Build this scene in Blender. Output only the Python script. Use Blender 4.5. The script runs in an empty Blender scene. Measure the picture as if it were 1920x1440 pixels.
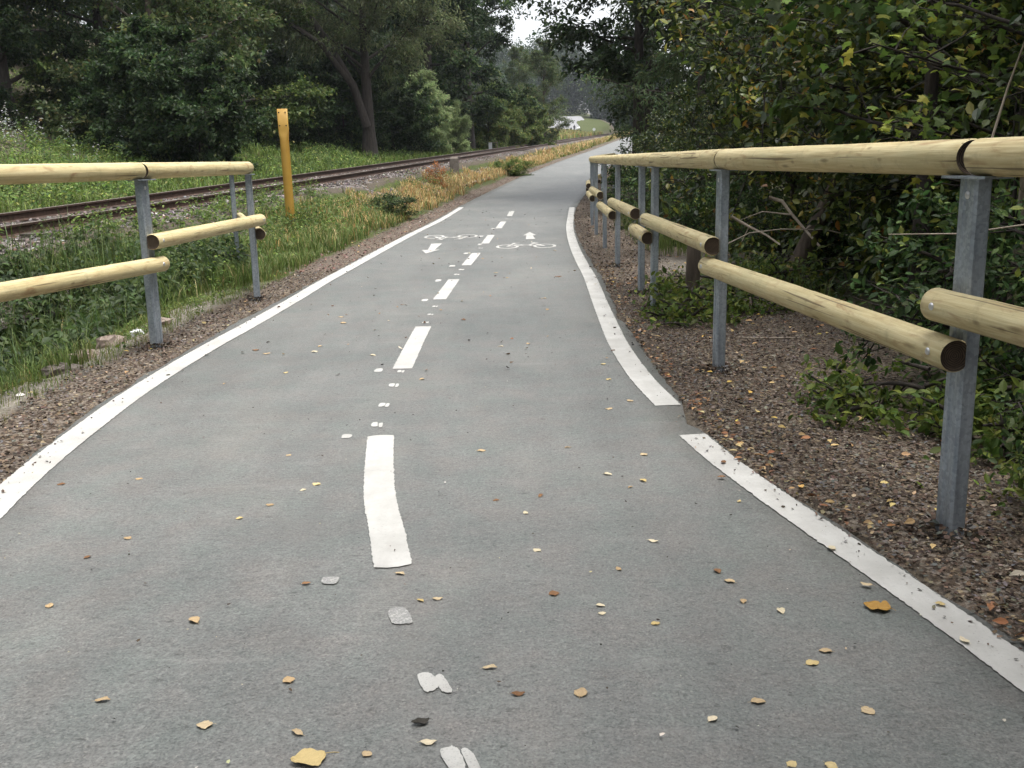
import bpy, math, random
import numpy as np
from mathutils import Matrix, Vector
D, C = bpy.data, bpy.context.scene.collection
SC = bpy.context.scene
PI = math.pi
# ------------------------------------------------------------------ camera
cam = D.objects.new('camera', D.cameras.new('camera')); C.objects.link(cam)
cam.data.sensor_width = 36; cam.data.lens = 36*1900/1920; cam.data.clip_start = .05; cam.data.clip_end = 1500
P_, R_ = math.radians(12.46), math.radians(1.2)
fw = Vector((0, math.cos(P_), -math.sin(P_))); u0 = Vector((0, math.sin(P_), math.cos(P_))); r0 = Vector((1, 0, 0))
rt = r0*math.cos(R_)-u0*math.sin(R_); up = u0*math.cos(R_)+r0*math.sin(R_)
M = Matrix((rt, up, -fw)).transposed().to_4x4(); M.translation = (0, 0, 1.25)
cam.matrix_world = M
SC.camera = cam
# ------------------------------------------------------------------ sky, sun, exposure
SUN_EL, SUN_AZ = 75, 118          # degrees; azimuth from +Y towards +X
w = D.worlds.new("World"); SC.world = w; w.use_nodes = True
nt = w.node_tree; nt.nodes.clear()
sky = nt.nodes.new('ShaderNodeTexSky'); sky.sky_type = 'NISHITA'; sky.sun_disc = False
sky.sun_elevation = math.radians(SUN_EL); sky.sun_rotation = math.radians(SUN_AZ)
sky.dust_density = 4; sky.air_density = 1.0; sky.ozone_density = 1.0
hs = nt.nodes.new('ShaderNodeHueSaturation'); hs.inputs['Saturation'].default_value = .2
bg = nt.nodes.new('ShaderNodeBackground'); bg.inputs['Strength'].default_value = .15
wo = nt.nodes.new('ShaderNodeOutputWorld')
nt.links.new(sky.outputs[0], hs.inputs['Color']); nt.links.new(hs.outputs[0], bg.inputs[0]); nt.links.new(bg.outputs[0], wo.inputs[0])
sl = D.lights.new('sun', 'SUN'); sl.energy = 1.5; sl.angle = math.radians(28); sl.color = (1, .97, .92)
so = D.objects.new('sun', sl); C.objects.link(so)
e, a = math.radians(SUN_EL), math.radians(SUN_AZ)
sd = Vector((math.cos(e)*math.sin(a), math.cos(e)*math.cos(a), math.sin(e)))
so.rotation_euler = sd.to_track_quat('Z', 'Y').to_euler(); so.location = sd*60
vs = SC.view_settings; vs.view_transform = 'Standard'; vs.look = 'None'; vs.gamma = 1; vs.use_curve_mapping = False
vs.exposure = 1.3
SC.cycles.max_bounces = 6; SC.cycles.diffuse_bounces = 3; SC.cycles.glossy_bounces = 2; SC.cycles.transmission_bounces = 2
SC.cycles.volume_bounces = 0; SC.cycles.use_denoising = True
SC.cycles.caustics_reflective = False; SC.cycles.caustics_refractive = False

# ------------------------------------------------------------------ helpers
rng = np.random.default_rng(7)
def link(o, parent=None):
    C.objects.link(o)
    if parent: o.parent = parent
    return o
def tag(o, label=None, cat=None, group=None, kind=None):
    if label: o['label'] = label
    if cat: o['category'] = cat
    if group: o['group'] = group
    if kind: o['kind'] = kind
    return o
def empty(name, loc=(0, 0, 0), rz=0):
    o = D.objects.new(name, None); o.empty_display_size = .2; o.location = loc; o.rotation_euler = (0, 0, rz)
    return link(o)
class Acc:
    """collects vertices, faces, colours and builds one mesh object"""
    def __init__(s): s.v = []; s.f = []; s.c = []; s.n = 0
    def add(s, v, faces, col=None, mat=0, smooth=False):
        v = np.asarray(v, float).reshape(-1, 3)
        for f in faces:
            f = np.asarray(f, int)
            if f.ndim == 1: f = f[None]
            if len(f): s.f.append((f+s.n, mat, smooth))
        s.v.append(v)
        if col is None: col = (.5, .5, .5)
        col = np.asarray(col, float)
        if col.ndim == 1: col = np.tile(col, (len(v), 1))
        s.c.append(col); s.n += len(v)
        return s
    def scatter(s, T, TF, P, R, S, col, mat=0):
        """copies of a template: T verts, TF list of faces, P points, R 3x3, S scale, col per copy"""
        P = np.asarray(P); N = len(P)
        if N == 0: return s
        T = np.asarray(T, float); n = len(T)
        S = np.broadcast_to(np.asarray(S, float).reshape(-1, 1) if np.ndim(S) < 2 else S, (N, 1 if np.ndim(S) < 2 else 3))
        V = np.einsum('nij,nkj->nki', R, T[None]*S[:, None, :])+P[:, None, :]
        off = (np.arange(N)*n)[:, None, None]
        by = {}
        for f in TF: by.setdefault(len(f), []).append(f)
        F = [(np.array(fs)[None]+off).reshape(-1, k) for k, fs in by.items()]
        return s.add(V.reshape(-1, 3), F, np.repeat(np.asarray(col), n, 0), mat)
    def mesh(s, name, mats):
        me = D.meshes.new(name)
        V = np.concatenate(s.v); me.vertices.add(len(V)); me.vertices.foreach_set('co', V.ravel())
        L = np.concatenate([f.ravel() for f, _, _ in s.f]); me.loops.add(len(L)); me.loops.foreach_set('vertex_index', L.astype(np.int32))
        tot = np.concatenate([np.full(len(f), f.shape[1]) for f, _, _ in s.f])
        st = np.concatenate([[0], np.cumsum(tot)[:-1]])
        me.polygons.add(len(tot)); me.polygons.foreach_set('loop_start', st.astype(np.int32))
        me.polygons.foreach_set('material_index', np.concatenate([np.full(len(f), m) for f, m, _ in s.f]).astype(np.int32))
        me.polygons.foreach_set('use_smooth', np.concatenate([np.full(len(f), sm) for f, _, sm in s.f]))
        at = me.color_attributes.new('col', 'FLOAT_COLOR', 'POINT')
        c = np.concatenate(s.c); at.data.foreach_set('color', np.hstack([c, np.ones((len(c), 1))]).ravel())
        for m in (mats if isinstance(mats, (list, tuple)) else [mats]): me.materials.append(m)
        me.update(calc_edges=True); me.validate()
        return me
    def build(s, name, mats, parent=None):
        return link(D.objects.new(name, s.mesh(name, mats)), parent)
    def tube(s, pts, rad, sides=6, col=None, mat=0, cap=True, smooth=True):
        pts = np.asarray(pts, float); n = len(pts); rad = np.broadcast_to(rad, (n,))
        t = np.gradient(pts, axis=0); t /= np.linalg.norm(t, axis=1)[:, None]+1e-9
        ref = np.array([0, 0, 1.]) if abs(t[:, 2]).mean() < .85 else np.array([1., 0, 0])
        a = np.cross(t, ref); a /= np.linalg.norm(a, axis=1)[:, None]+1e-9; b = np.cross(a, t)
        th = np.arange(sides)*2*PI/sides
        V = pts[:, None]+rad[:, None, None]*(a[:, None]*np.cos(th)[None, :, None]+b[:, None]*np.sin(th)[None, :, None])
        i = np.arange(n-1)[:, None]*sides; j = np.arange(sides)[None]; k = (j+1) % sides
        q = np.stack([i+j, i+k, i+sides+k, i+sides+j], -1).reshape(-1, 4)
        base = s.n
        s.add(V.reshape(-1, 3), [q], col, mat, smooth)
        if cap:
            for r0_, rev in ((0, 0), ((n-1)*sides, 1)):
                f = np.arange(sides)+base+r0_
                s.f.append((f[None, ::-1] if rev else f[None], mat, False))
        return s
    def box(s, c, d, mat=0, M=None, col=None):
        x, y, z = np.array(d)/2
        v = np.array([(-x, -y, -z), (x, -y, -z), (x, y, -z), (-x, y, -z), (-x, -y, z), (x, -y, z), (x, y, z), (-x, y, z)])
        if M is not None: v = v@np.array(M).T
        return s.add(v+np.array(c), [np.array([(0, 3, 2, 1), (4, 5, 6, 7), (0, 1, 5, 4), (1, 2, 6, 5), (2, 3, 7, 6), (3, 0, 4, 7)])], col, mat)
    def extrude(s, prof, z0, z1, mat=0, col=None, capmat=None):
        """closed 2-D outline extruded along z"""
        p = np.asarray(prof, float); n = len(p)
        V = np.vstack([np.c_[p, np.full(n, z0)], np.c_[p, np.full(n, z1)]])
        i = np.arange(n); k = (i+1) % n; base = s.n
        s.add(V, [np.stack([i, k, k+n, i+n], 1)], col, mat)
        cm = mat if capmat is None else capmat
        s.f.append(((i[::-1]+base)[None], cm, False)); s.f.append(((i+n+base)[None], cm, False))
        return s
def curve(tab):
    t = np.array(tab, float); X, Y = t[:, 0], t[:, 1]; m = np.gradient(Y, X)
    def f(x):
        x = np.clip(np.asarray(x, float), X[0], X[-1]); i = np.clip(np.searchsorted(X, x)-1, 0, len(X)-2)
        h = X[i+1]-X[i]; u = (x-X[i])/h
        return (2*u**3-3*u**2+1)*Y[i]+(u**3-2*u**2+u)*h*m[i]+(-2*u**3+3*u**2)*Y[i+1]+(u**3-u**2)*h*m[i+1]
    return f
def sstep(a, b, x):
    t = np.clip((np.asarray(x, float)-a)/(b-a), 0, 1); return t*t*(3-2*t)
def vnoise(x, y, s, seed=0):
    """smooth value noise"""
    x = np.asarray(x)/s; y = np.asarray(y)/s; i = np.floor(x).astype(int); j = np.floor(y).astype(int)
    u = x-i; v = y-j; u = u*u*(3-2*u); v = v*v*(3-2*v)
    h = lambda a, b: (np.sin(a*127.1+b*311.7+seed*74.7)*43758.5453) % 1
    return h(i, j)*(1-u)*(1-v)+h(i+1, j)*u*(1-v)+h(i, j+1)*(1-u)*v+h(i+1, j+1)*u*v
# ------------------------------------------------------------------ materials
class N:
    def __init__(s, name):
        s.m = D.materials.new(name); s.m.use_nodes = True; s.t = s.m.node_tree; s.t.nodes.clear()
        s.out = s('ShaderNodeOutputMaterial'); s.p = s('ShaderNodeBsdfPrincipled'); s.l(s.p.outputs[0], s.out.inputs[0])
    def __call__(s, typ, **k):
        n = s.t.nodes.new(typ)
        for a_, b_ in k.items():
            if a_ in n.inputs: n.inputs[a_].default_value = b_
            else: setattr(n, a_, b_)
        return n
    def l(s, a_, b_): s.t.links.new(a_, b_)
    def coord(s, kind='Object', scale=(1, 1, 1)):
        c = s('ShaderNodeTexCoord'); mp = s('ShaderNodeMapping'); mp.inputs['Scale'].default_value = scale
        s.l(c.outputs[kind], mp.inputs[0]); return mp.outputs[0]
    def noise(s, vec, scale, detail=4, rough=.55, dist=0):
        n = s('ShaderNodeTexNoise'); n.inputs['Scale'].default_value = scale; n.inputs['Detail'].default_value = detail
        n.inputs['Roughness'].default_value = rough; n.inputs['Distortion'].default_value = dist
        s.l(vec, n.inputs['Vector']); return n.outputs[0]
    def voro(s, vec, scale, out='Distance', **k):
        n = s('ShaderNodeTexVoronoi', **k); n.inputs['Scale'].default_value = scale; s.l(vec, n.inputs['Vector']); return n.outputs[out]
    def ramp(s, fac, stops):
        r = s('ShaderNodeValToRGB'); el = r.color_ramp.elements
        while len(el) < len(stops): el.new(.5)
        for q, (p_, c_) in zip(el, stops): q.position = p_; q.color = (*c_, 1) if len(c_) == 3 else c_
        s.l(fac, r.inputs[0]); return r.outputs[0]
    def mix(s, fac, a_, b_, mode='MIX'):
        m = s('ShaderNodeMixRGB', blend_type=mode)
        for k, x in ((0, fac), (1, a_), (2, b_)):
            if isinstance(x, (int, float)): m.inputs[k].default_value = x
            elif isinstance(x, tuple): m.inputs[k].default_value = (*x, 1)
            else: s.l(x, m.inputs[k])
        return m.outputs[0]
    def math(s, op, a_, b_=0):
        m = s('ShaderNodeMath', operation=op)
        for k, x in ((0, a_), (1, b_)):
            if isinstance(x, (int, float)): m.inputs[k].default_value = x
            else: s.l(x, m.inputs[k])
        return m.outputs[0]
    def bump(s, h, strength=.3, dist=.01):
        b = s('ShaderNodeBump'); b.inputs['Strength'].default_value = strength; b.inputs['Distance'].default_value = dist
        s.l(h, b.inputs['Height']); s.l(b.outputs[0], s.p.inputs['Normal'])
    def col(s, c): s.l(c, s.p.inputs['Base Color'])
    def set(s, **k):
        for a_, b_ in k.items(): s.p.inputs[a_.replace('_', ' ')].default_value = b_
        return s
def simple(name, stops, scale=8, detail=5, rough=.8, metal=0, bump=.2, bd=.01, stretch=(1, 1, 1), spec=.4):
    n = N(name); v = n.coord('Object', stretch); f = n.noise(v, scale, detail)
    n.col(n.ramp(f, stops)); n.set(Roughness=rough, Metallic=metal, Specular_IOR_Level=spec)
    if bump: n.bump(f, bump, bd)
    return n.m
def foliage(name, rough=.5, trans=.35, spec=.4):
    n = N(name); at = n('ShaderNodeAttribute', attribute_name='col')
    n.col(at.outputs['Color']); n.set(Roughness=rough, Specular_IOR_Level=spec)
    tr = n('ShaderNodeBsdfTranslucent'); hv = n('ShaderNodeHueSaturation'); hv.inputs['Value'].default_value = 1.3
    n.l(at.outputs['Color'], hv.inputs['Color']); n.l(hv.outputs[0], tr.inputs[0])
    mx = n('ShaderNodeMixShader'); mx.inputs[0].default_value = trans
    n.l(n.p.outputs[0], mx.inputs[1]); n.l(tr.outputs[0], mx.inputs[2]); n.l(mx.outputs[0], n.out.inputs[0])
    return n.m
LEAFM = foliage('leaf', .55, .4, .3); LEAFG = foliage('glossy_leaf', .36, .32, .5); GRASSM = foliage('grass_blade', .6, .3, .25)
CHIPM = foliage('litter', .8, 0.0, .2)
BARK = simple('bark', [(.3, (.035, .028, .022)), (.7, (.11, .085, .065))], 6, 8, .95, 0, .8, .03, (3, 3, .6))
BARKD = simple('dark_bark', [(.3, (.022, .018, .016)), (.7, (.06, .05, .042))], 6, 8, .95, 0, .8, .03, (3, 3, .6))
BARKL = simple('pale_bark', [(.35, (.10, .075, .055)), (.5, (.24, .2, .15)), (.7, (.38, .35, .29))], 7, 8, .95, 0, .9, .02, (2.5, 2.5, .7))
TWIG = simple('dead_wood', [(.3, (.22, .18, .14)), (.7, (.42, .36, .29))], 9, 5, .85)
# asphalt: aggregate speckle, worn pale wheel areas, dusty patches
def asphalt():
    n = N('asphalt'); v = n.coord()
    big = n.noise(v, .7, 6, .65, .4); mid = n.noise(v, 3.2, 6, .65); fine = n.noise(v, 130, 3, .7)
    st = n.noise(n.coord('Object', (2.2, .28, 1)), 2.5, 5, .6)
    c = n.ramp(big, [(.3, (.114, .119, .116)), (.7, (.162, .162, .157))])
    c = n.mix(.4, c, n.ramp(mid, [(.3, (.36, .37, .37)), (.72, (.60, .59, .58))]), 'OVERLAY')
    c = n.mix(.35, c, n.ramp(st, [(.35, (.42, .42, .42)), (.68, (.6, .6, .59))]), 'OVERLAY')
    c = n.mix(.75, c, n.ramp(n.noise(v, 48, 4, .75), [(.3, (.335, .34, .335)), (.7, (.665, .665, .65))]), 'OVERLAY')
    c = n.mix(.75, c, n.ramp(fine, [(.28, (.2, .2, .2)), (.5, (.5, .5, .5)), (.75, (.78, .78, .77))]), 'OVERLAY')
    pit = n.voro(v, 62, 'Distance')
    c = n.mix(n.ramp(pit, [(.0, (.85, .85, .85)), (.2, (0, 0, 0))]), c, (.045, .044, .042))
    ag = n.voro(v, 210, 'Color'); sp = n('ShaderNodeSeparateColor'); n.l(ag, sp.inputs[0])
    c = n.mix(n.ramp(sp.outputs[0], [(.92, (0, 0, 0)), (.98, (.32, .32, .32))]), c, (.30, .285, .26))
    c = n.mix(n.ramp(sp.outputs[1], [(.88, (0, 0, 0)), (.96, (.6, .6, .6))]), c, (.06, .06, .058))
    cr = n.noise(n.coord('Object', (1, 2.2, 1)), 16, 8, .8)
    c = n.mix(n.ramp(cr, [(.575, (0, 0, 0)), (.64, (.9, .9, .9))]), c, (.044, .044, .041))
    hu = n.noise(v, 4.5, 5, .6)
    c = n.mix(.35, c, n.ramp(hu, [(.35, (.44, .52, .50)), (.5, (.5, .5, .5)), (.65, (.56, .485, .47))]), 'OVERLAY')
    sm = n('ShaderNodeMapping'); sm.inputs['Rotation'].default_value = (0, 0, .5); sm.inputs['Scale'].default_value = (1.2, 6, 1)
    tc = n('ShaderNodeTexCoord'); n.l(tc.outputs['Object'], sm.inputs[0]); sme = n.noise(sm.outputs[0], 1.6, 4, .55, .3)
    c = n.mix(n.ramp(sme, [(.6, (0, 0, 0)), (.74, (.24, .24, .24))]), c, (.25, .245, .23))
    dust = n.noise(n.coord('Object', (1, .55, 1)), 1.3, 7, .7, .6)
    c = n.mix(n.ramp(dust, [(.5, (0, 0, 0)), (.75, (.26, .26, .26))]), c, (.26, .245, .21))
    stain = n.noise(v, .9, 3, .5, 1.0)
    c = n.mix(n.ramp(stain, [(.62, (0, 0, 0)), (.76, (.3, .3, .3))]), c, (.095, .095, .092))
    n.col(c); n.set(Roughness=.52, Specular_IOR_Level=.5)
    n.bump(n.math('ADD', fine, n.math('MULTIPLY', pit, .8)), .55, .004)
    return n.m
ASPH = asphalt()
def paint(name, wear, worn=(.25, .25, .24), sc=110):
    n = N(name); v = n.coord(); f = n.noise(v, sc, 5, .7); g = n.noise(v, 2.3, 6, .7)
    c = n.ramp(g, [(.3, (.33, .32, .30)), (.62, (.48, .475, .45))])
    sm = n.noise(n.coord('Object', (3, .5, 1)), 5, 4, .6)
    c = n.mix(n.ramp(sm, [(.48, (0, 0, 0)), (.75, (.6, .6, .6))]), c, (.36, .345, .32))
    c = n.mix(n.ramp(f, [(wear-.06, (.85, .85, .85)), (wear+.03, (0, 0, 0))]), c, worn)
    n.col(c); n.set(Roughness=.7); n.bump(f, .3, .003); return n.m
PAINT = paint('road_paint', .365); PAINTW = paint('worn_road_paint', .41, (.2, .2, .195), 190); PAINTF = paint('faded_road_paint', .56, (.19, .19, .186), 170)
# ground: colours mixed by the zone attribute (R gravel/litter, G grass, B grey chippings)
def soil():
    n = N('ground'); v = n.coord(); at = n('ShaderNodeAttribute', attribute_name='col'); sp = n('ShaderNodeSeparateColor')
    n.l(at.outputs['Color'], sp.inputs[0])
    f = n.noise(v, 9, 8, .7); g = n.noise(v, 1.1, 5, .6); vo = n.voro(v, 55, 'Color'); vd = n.voro(v, 55)
    base = n.ramp(f, [(.3, (.05, .042, .032)), (.7, (.12, .10, .075))])
    ch = n('ShaderNodeSeparateColor'); n.l(vo, ch.inputs[0])
    lit = n.ramp(ch.outputs[0], [(0, (.045, .034, .027)), (.4, (.105, .08, .06)), (.7, (.155, .13, .108)), (.93, (.2, .175, .145)), (1, (.3, .24, .15))])
    lit = n.mix(.6, lit, n.ramp(g, [(.3, (.35, .33, .33)), (.7, (.62, .6, .58))]), 'OVERLAY')
    gr = n.ramp(f, [(.25, (.035, .045, .015)), (.75, (.085, .10, .03))])
    chip = n.ramp(ch.outputs[1], [(0, (.10, .098, .095)), (.5, (.19, .185, .178)), (1, (.33, .32, .3))])
    sand = n.ramp(f, [(.3, (.15, .118, .078)), (.7, (.27, .22, .15))])
    c = n.mix(sp.outputs[1], base, gr); c = n.mix(sp.outputs[0], c, lit); c = n.mix(sp.outputs[2], c, n.mix(.45, chip, sand))
    n.col(c); n.set(Roughness=.95, Specular_IOR_Level=.2); n.bump(n.math('ADD', f, n.math('MULTIPLY', vd, .7)), .8, .02)
    return n.m
SOIL = soil()
def stones(name, cols, sc):
    n = N(name); v = n.coord(); vo = n.voro(v, sc, 'Color'); d = n.voro(v, sc); sp = n('ShaderNodeSeparateColor'); n.l(vo, sp.inputs[0])
    c = n.ramp(sp.outputs[0], cols); g = n.noise(v, .8, 5, .6)
    c = n.mix(.5, c, n.ramp(g, [(.3, (.36, .34, .33)), (.7, (.6, .58, .56))]), 'OVERLAY')
    c = n.mix(n.ramp(d, [(.35, (0, 0, 0)), (.75, (.85, .85, .85))]), c, (.03, .026, .024)); n.col(c); n.set(Roughness=.95)
    n.bump(d, 1, .04); n.p.inputs['Specular IOR Level'].default_value = .2; return n.m
BALL = stones('ballast', [(0, (.09, .075, .068)), (.5, (.16, .14, .128)), (1, (.27, .25, .235))], 11)
def timber():
    n = N('peeled_timber'); oi = n('ShaderNodeObjectInfo'); c0 = n('ShaderNodeTexCoord')
    ad = n('ShaderNodeVectorMath', operation='ADD'); mu = n('ShaderNodeVectorMath', operation='SCALE')
    cb = n('ShaderNodeCombineXYZ')
    for k in range(3): n.l(oi.outputs['Random'], cb.inputs[k])
    n.l(cb.outputs[0], mu.inputs[0]); mu.inputs['Scale'].default_value = 37; n.l(c0.outputs['Object'], ad.inputs[0]); n.l(mu.outputs[0], ad.inputs[1])
    def mp(sc):
        m = n('ShaderNodeMapping'); m.inputs['Scale'].default_value = sc; n.l(ad.outputs[0], m.inputs[0]); return m.outputs[0]
    grain = n.noise(mp((1.2, 26, 26)), 2.2, 7, .65, .4); big = n.noise(mp((1, 3, 3)), 1.7, 4, .6, .5)
    fib = n.noise(mp((3, 120, 120)), 2, 3, .6)
    c = n.ramp(grain, [(.28, (.40, .30, .14)), (.5, (.56, .465, .255)), (.72, (.68, .595, .36))])
    c = n.mix(n.ramp(big, [(.45, (0, 0, 0)), (.72, (.6, .6, .6))]), c, (.42, .385, .21))
    red = n.noise(mp((1.3, 5, 5)), 2.6, 4, .6, 1.2)
    c = n.mix(n.ramp(red, [(.56, (0, 0, 0)), (.74, (.75, .75, .75))]), c, (.27, .13, .055))
    kn = n.voro(mp((3.2, 9, 9)), 1.5, 'Distance')
    c = n.mix(n.ramp(kn, [(.04, (.75, .75, .75)), (.13, (0, 0, 0))]), c, (.22, .15, .07))
    kn2 = n.voro(mp((2.6, 14, 14)), 1.0, 'Distance')
    c = n.mix(n.ramp(kn2, [(.05, (.8, .8, .8)), (.15, (0, 0, 0))]), c, (.2, .15, .07))
    dirt = n.noise(mp((6, 6, 6)), 2.2, 6, .7); c = n.mix(n.ramp(dirt, [(.53, (0, 0, 0)), (.78, (.55, .55, .55))]), c, (.22, .18, .10))
    ck = n.noise(mp((.9, 42, 42)), 1.5, 2, .4)
    c = n.mix(n.ramp(ck, [(.655, (0, 0, 0)), (.69, (.8, .8, .8))]), c, (.13, .09, .045))
    n.col(c); n.set(Roughness=.62, Specular_IOR_Level=.35); n.bump(n.math('ADD', fib, grain), .35, .005); return n.m
TIMB = timber()
def endgrain():
    n = N('end_grain'); v = n.coord(); wv = n('ShaderNodeTexWave', wave_type='RINGS', rings_direction='X'); n.l(v, wv.inputs['Vector'])
    wv.inputs['Scale'].default_value = 48; wv.inputs['Distortion'].default_value = 2.5; wv.inputs['Detail Scale'].default_value = 2
    f = n.noise(v, 60, 4); c = n.ramp(wv.outputs['Fac'], [(.2, (.018, .012, .008)), (.8, (.075, .05, .03))])
    n.col(n.mix(.5, c, n.ramp(f, [(.3, (.25, .25, .25)), (.7, (.65, .65, .65))]), 'OVERLAY')); n.set(Roughness=.9); return n.m
ENDG = endgrain()
def galv():
    n = N('galvanised_steel'); v = n.coord('Object', (1, 1, .25)); f = n.noise(v, 16, 6, .65); sp_ = n.voro(n.coord(), 90, 'Color')
    s2 = n('ShaderNodeSeparateColor'); n.l(sp_, s2.inputs[0]); st = n.noise(n.coord('Object', (60, 60, 1.2)), 1, 3)
    c = n.ramp(f, [(.3, (.235, .275, .325)), (.7, (.46, .50, .55))]); c = n.mix(.16, c, s2.outputs[0], 'OVERLAY')
    c = n.mix(.3, c, n.ramp(st, [(.3, (.35, .35, .35)), (.7, (.65, .65, .65))]), 'OVERLAY')
    n.col(c); n.set(Metallic=.75, Roughness=.5); n.l(n.ramp(f, [(.3, (.42, .42, .42)), (.7, (.62, .62, .62))]), n.p.inputs['Roughness']); n.bump(f, .08, .003); return n.m
GALV = galv()
BOLT = simple('zinc_bolt', [(.3, (.5, .5, .5)), (.7, (.7, .7, .7))], 30, 2, .4, .8, 0)
RUST = simple('rusty_rail', [(.3, (.035, .02, .014)), (.7, (.085, .05, .036))], 14, 5, .75, .25)
RAILTOP = simple('rail_head', [(.3, (.13, .105, .09)), (.7, (.26, .22, .19))], 20, 4, .45, .6, 0)
SLEEP = simple('old_sleeper', [(.3, (.03, .024, .02)), (.7, (.085, .07, .06))], 5, 7, .95, 0, .5, .02, (1, 6, 6))
YELL = simple('yellow_paint', [(.3, (.33, .185, .028)), (.7, (.39, .235, .04))], 5, 5, .55, 0, .05)
BLACK = simple('black_dot', [(.3, (.012, .011, .01)), (.7, (.03, .026, .02))], 10, 2, .8, 0, 0)
CONC = simple('weathered_concrete', [(.3, (.10, .085, .07)), (.7, (.22, .19, .165))], 12, 7, .95, 0, .5, .01)
PINK = simple('pinkish_stone', [(.3, (.20, .155, .125)), (.7, (.33, .27, .225))], 14, 6, .9, 0, .5, .02)
WHITE = simple('white_paint', [(.3, (.62, .63, .64)), (.7, (.8, .81, .82))], 6, 3, .6, 0, 0)
DARKC = simple('dark_cloth', [(.3, (.014, .015, .02)), (.7, (.03, .032, .04))], 9, 3, .85, 0, 0)
SKIN = simple('skin', [(.3, (.42, .25, .18)), (.7, (.5, .31, .23))], 9, 3, .6, 0, 0)
ROADM = simple('pale_asphalt', [(.3, (.19, .19, .195)), (.7, (.26, .26, .265))], 1.2, 6, .85, 0, 0)

# ------------------------------------------------------------------ the lie of the land
xl = curve([(-8, .1), (-3, -.75), (0, -1.35), (2, -1.8), (3, -1.98), (4, -2.1), (4.6, -2.19), (5.3, -2.245), (6.4, -2.272), (8, -2.25), (11, -2.13), (14.4, -1.99), (18.7, -1.8), (23, -1.58), (27, -1.36), (30, -1.11), (39.65, .06), (48, 1.47), (59, 3.51), (68.5, 5.42), (80.5, 7.69), (100, 11.5), (130, 18), (180, 32)])
xr = curve([(-8, 3.2), (-3, 2.35), (0, 1.8), (1.5, 1.5), (2.4, 1.315), (2.9, 1.21), (3.35, 1.12), (3.75, 1.01), (4.45, .915), (5.6, .884), (7, .879), (8.2, .885), (9.3, .935), (10.6, .986), (12.5, 1.02), (16.4, 1.12), (20, 1.3), (24, 1.55), (27, 1.83), (33.2, 2.534), (39.6, 3.35), (48, 4.65), (59, 6.65), (68.5, 8.5), (80.5, 10.75), (100, 14.6), (130, 21), (180, 35)])
def zp(y):
    y = np.asarray(y, float); t = np.clip(y-20, 0, None)
    return np.where(t < 20, .5*.00225*t*t, .45+.045*(np.minimum(t, 90)-20)+.027*np.clip(t-90, 0, None))
zr = lambda y: .21+.0272*np.asarray(y, float)          # rail head
xc = lambda y: -8.95+.1368*np.asarray(y, float)        # track centre
def H(x, y):
    x, y = np.broadcast_arrays(np.asarray(x, float), np.asarray(y, float))
    L, R, cx, z0 = xl(y), xr(y), xc(y), zp(y)
    top = zr(y)-.19; toe = zr(y)-.55; rc = x-cx
    # left of the path up to the ballast
    t = np.clip((L-.35-x)/np.maximum(L-.35-(cx+2.6), .4), 0, 1); t = t*t*(3-2*t)
    left = z0*(1-t)+toe*t
    ditch = .75*np.exp(-(((x+4.15)/.62)**2))*(1-sstep(8.2, 12.5, y))*sstep(.1, .75, L-x)
    left = left-ditch
    bal = np.where(rc > 0, toe+(top-toe)*(1-sstep(1.75, 2.6, rc)), top-.15*sstep(1.7, 2.4, -rc))
    s = np.clip(-rc-2.4, 0, None)
    far = 1-sstep(75, 120, y)
    beyond = top-.15+(.11+.02*far)*s+far*.26*np.clip(s-9, 0, None)+.036*np.clip(y-236, 0, None)
    beyond = beyond+.22*(vnoise(x, y, 3.1, 1)-.4)*sstep(.5, 2.5, s)
    z = np.where(x > R, z0+np.clip(.10*(np.clip(x-R-4, 0, None)), 0, 4)-.10*sstep(.5, 2.2, x-R), np.where(x > L, z0, np.where(rc > 2.6, left, np.where(rc > -2.4, np.where(rc > 0, np.maximum(bal, np.minimum(left, top)), bal), beyond))))
    off = sstep(.15, .9, np.maximum(L-x, x-R))
    z = z+off*(.05*(vnoise(x, y, .5, 3)-.5)+.08*(vnoise(x, y, 1.7, 4)-.5))
    z = z-.03*(1-sstep(-.05, .03, np.maximum(L-x, x-R)))        # a bed for the asphalt
    return z
def grid(xs, ys, zf):
    X, Y = np.meshgrid(xs, ys); Z = zf(X, Y); nx = len(xs)
    i = (np.arange(len(ys)-1)[:, None]*nx+np.arange(nx-1)[None]).ravel()
    return np.stack([X, Y, Z], -1).reshape(-1, 3), np.stack([i, i+1, i+nx+1, i+nx], 1)
seg = lambda *a: np.unique(np.concatenate([np.arange(*k) for k in a]).round(4))
gx = seg((-120, -30, 4), (-30, -12, .8), (-12, -6, .3), (-6, 5, .07), (5, 12, .4), (12, 40, 1.5), (40, 121, 5))
gy = seg((-25, 0, .5), (0, 14, .09), (14, 30, .2), (30, 60, .5), (60, 140, 1.5), (140, 460, 5))
V, F = grid(gx, gy, H)
x, y = V[:, 0], V[:, 1]; dl = xl(y)-x; dr = x-xr(y); rc = x-xc(y)
n1 = vnoise(x, y, .6, 5)*.6+vnoise(x, y, .23, 6)*.4
wid = .45+.35*(n1-.5)
sandy = sstep(.36, .55, dl+.3*(n1-.5))*(1-sstep(1.1, 1.35, dl))*(1-sstep(9.5, 12, y))
red = np.where(dl > 0, 1-sstep(wid-.12, wid+.12, dl), 0)+np.where(dr > 0, 1-sstep(1.3, 2.6, dr+.8*(n1-.5)), 0)
trail = np.exp(-(((x-1.8)*.55-(y-11.6)*.62)/.75)**2)*sstep(.5, .9, dr)*(1-sstep(6, 9, x))
grey = np.clip(np.maximum(sandy, trail), 0, 1)
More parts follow.
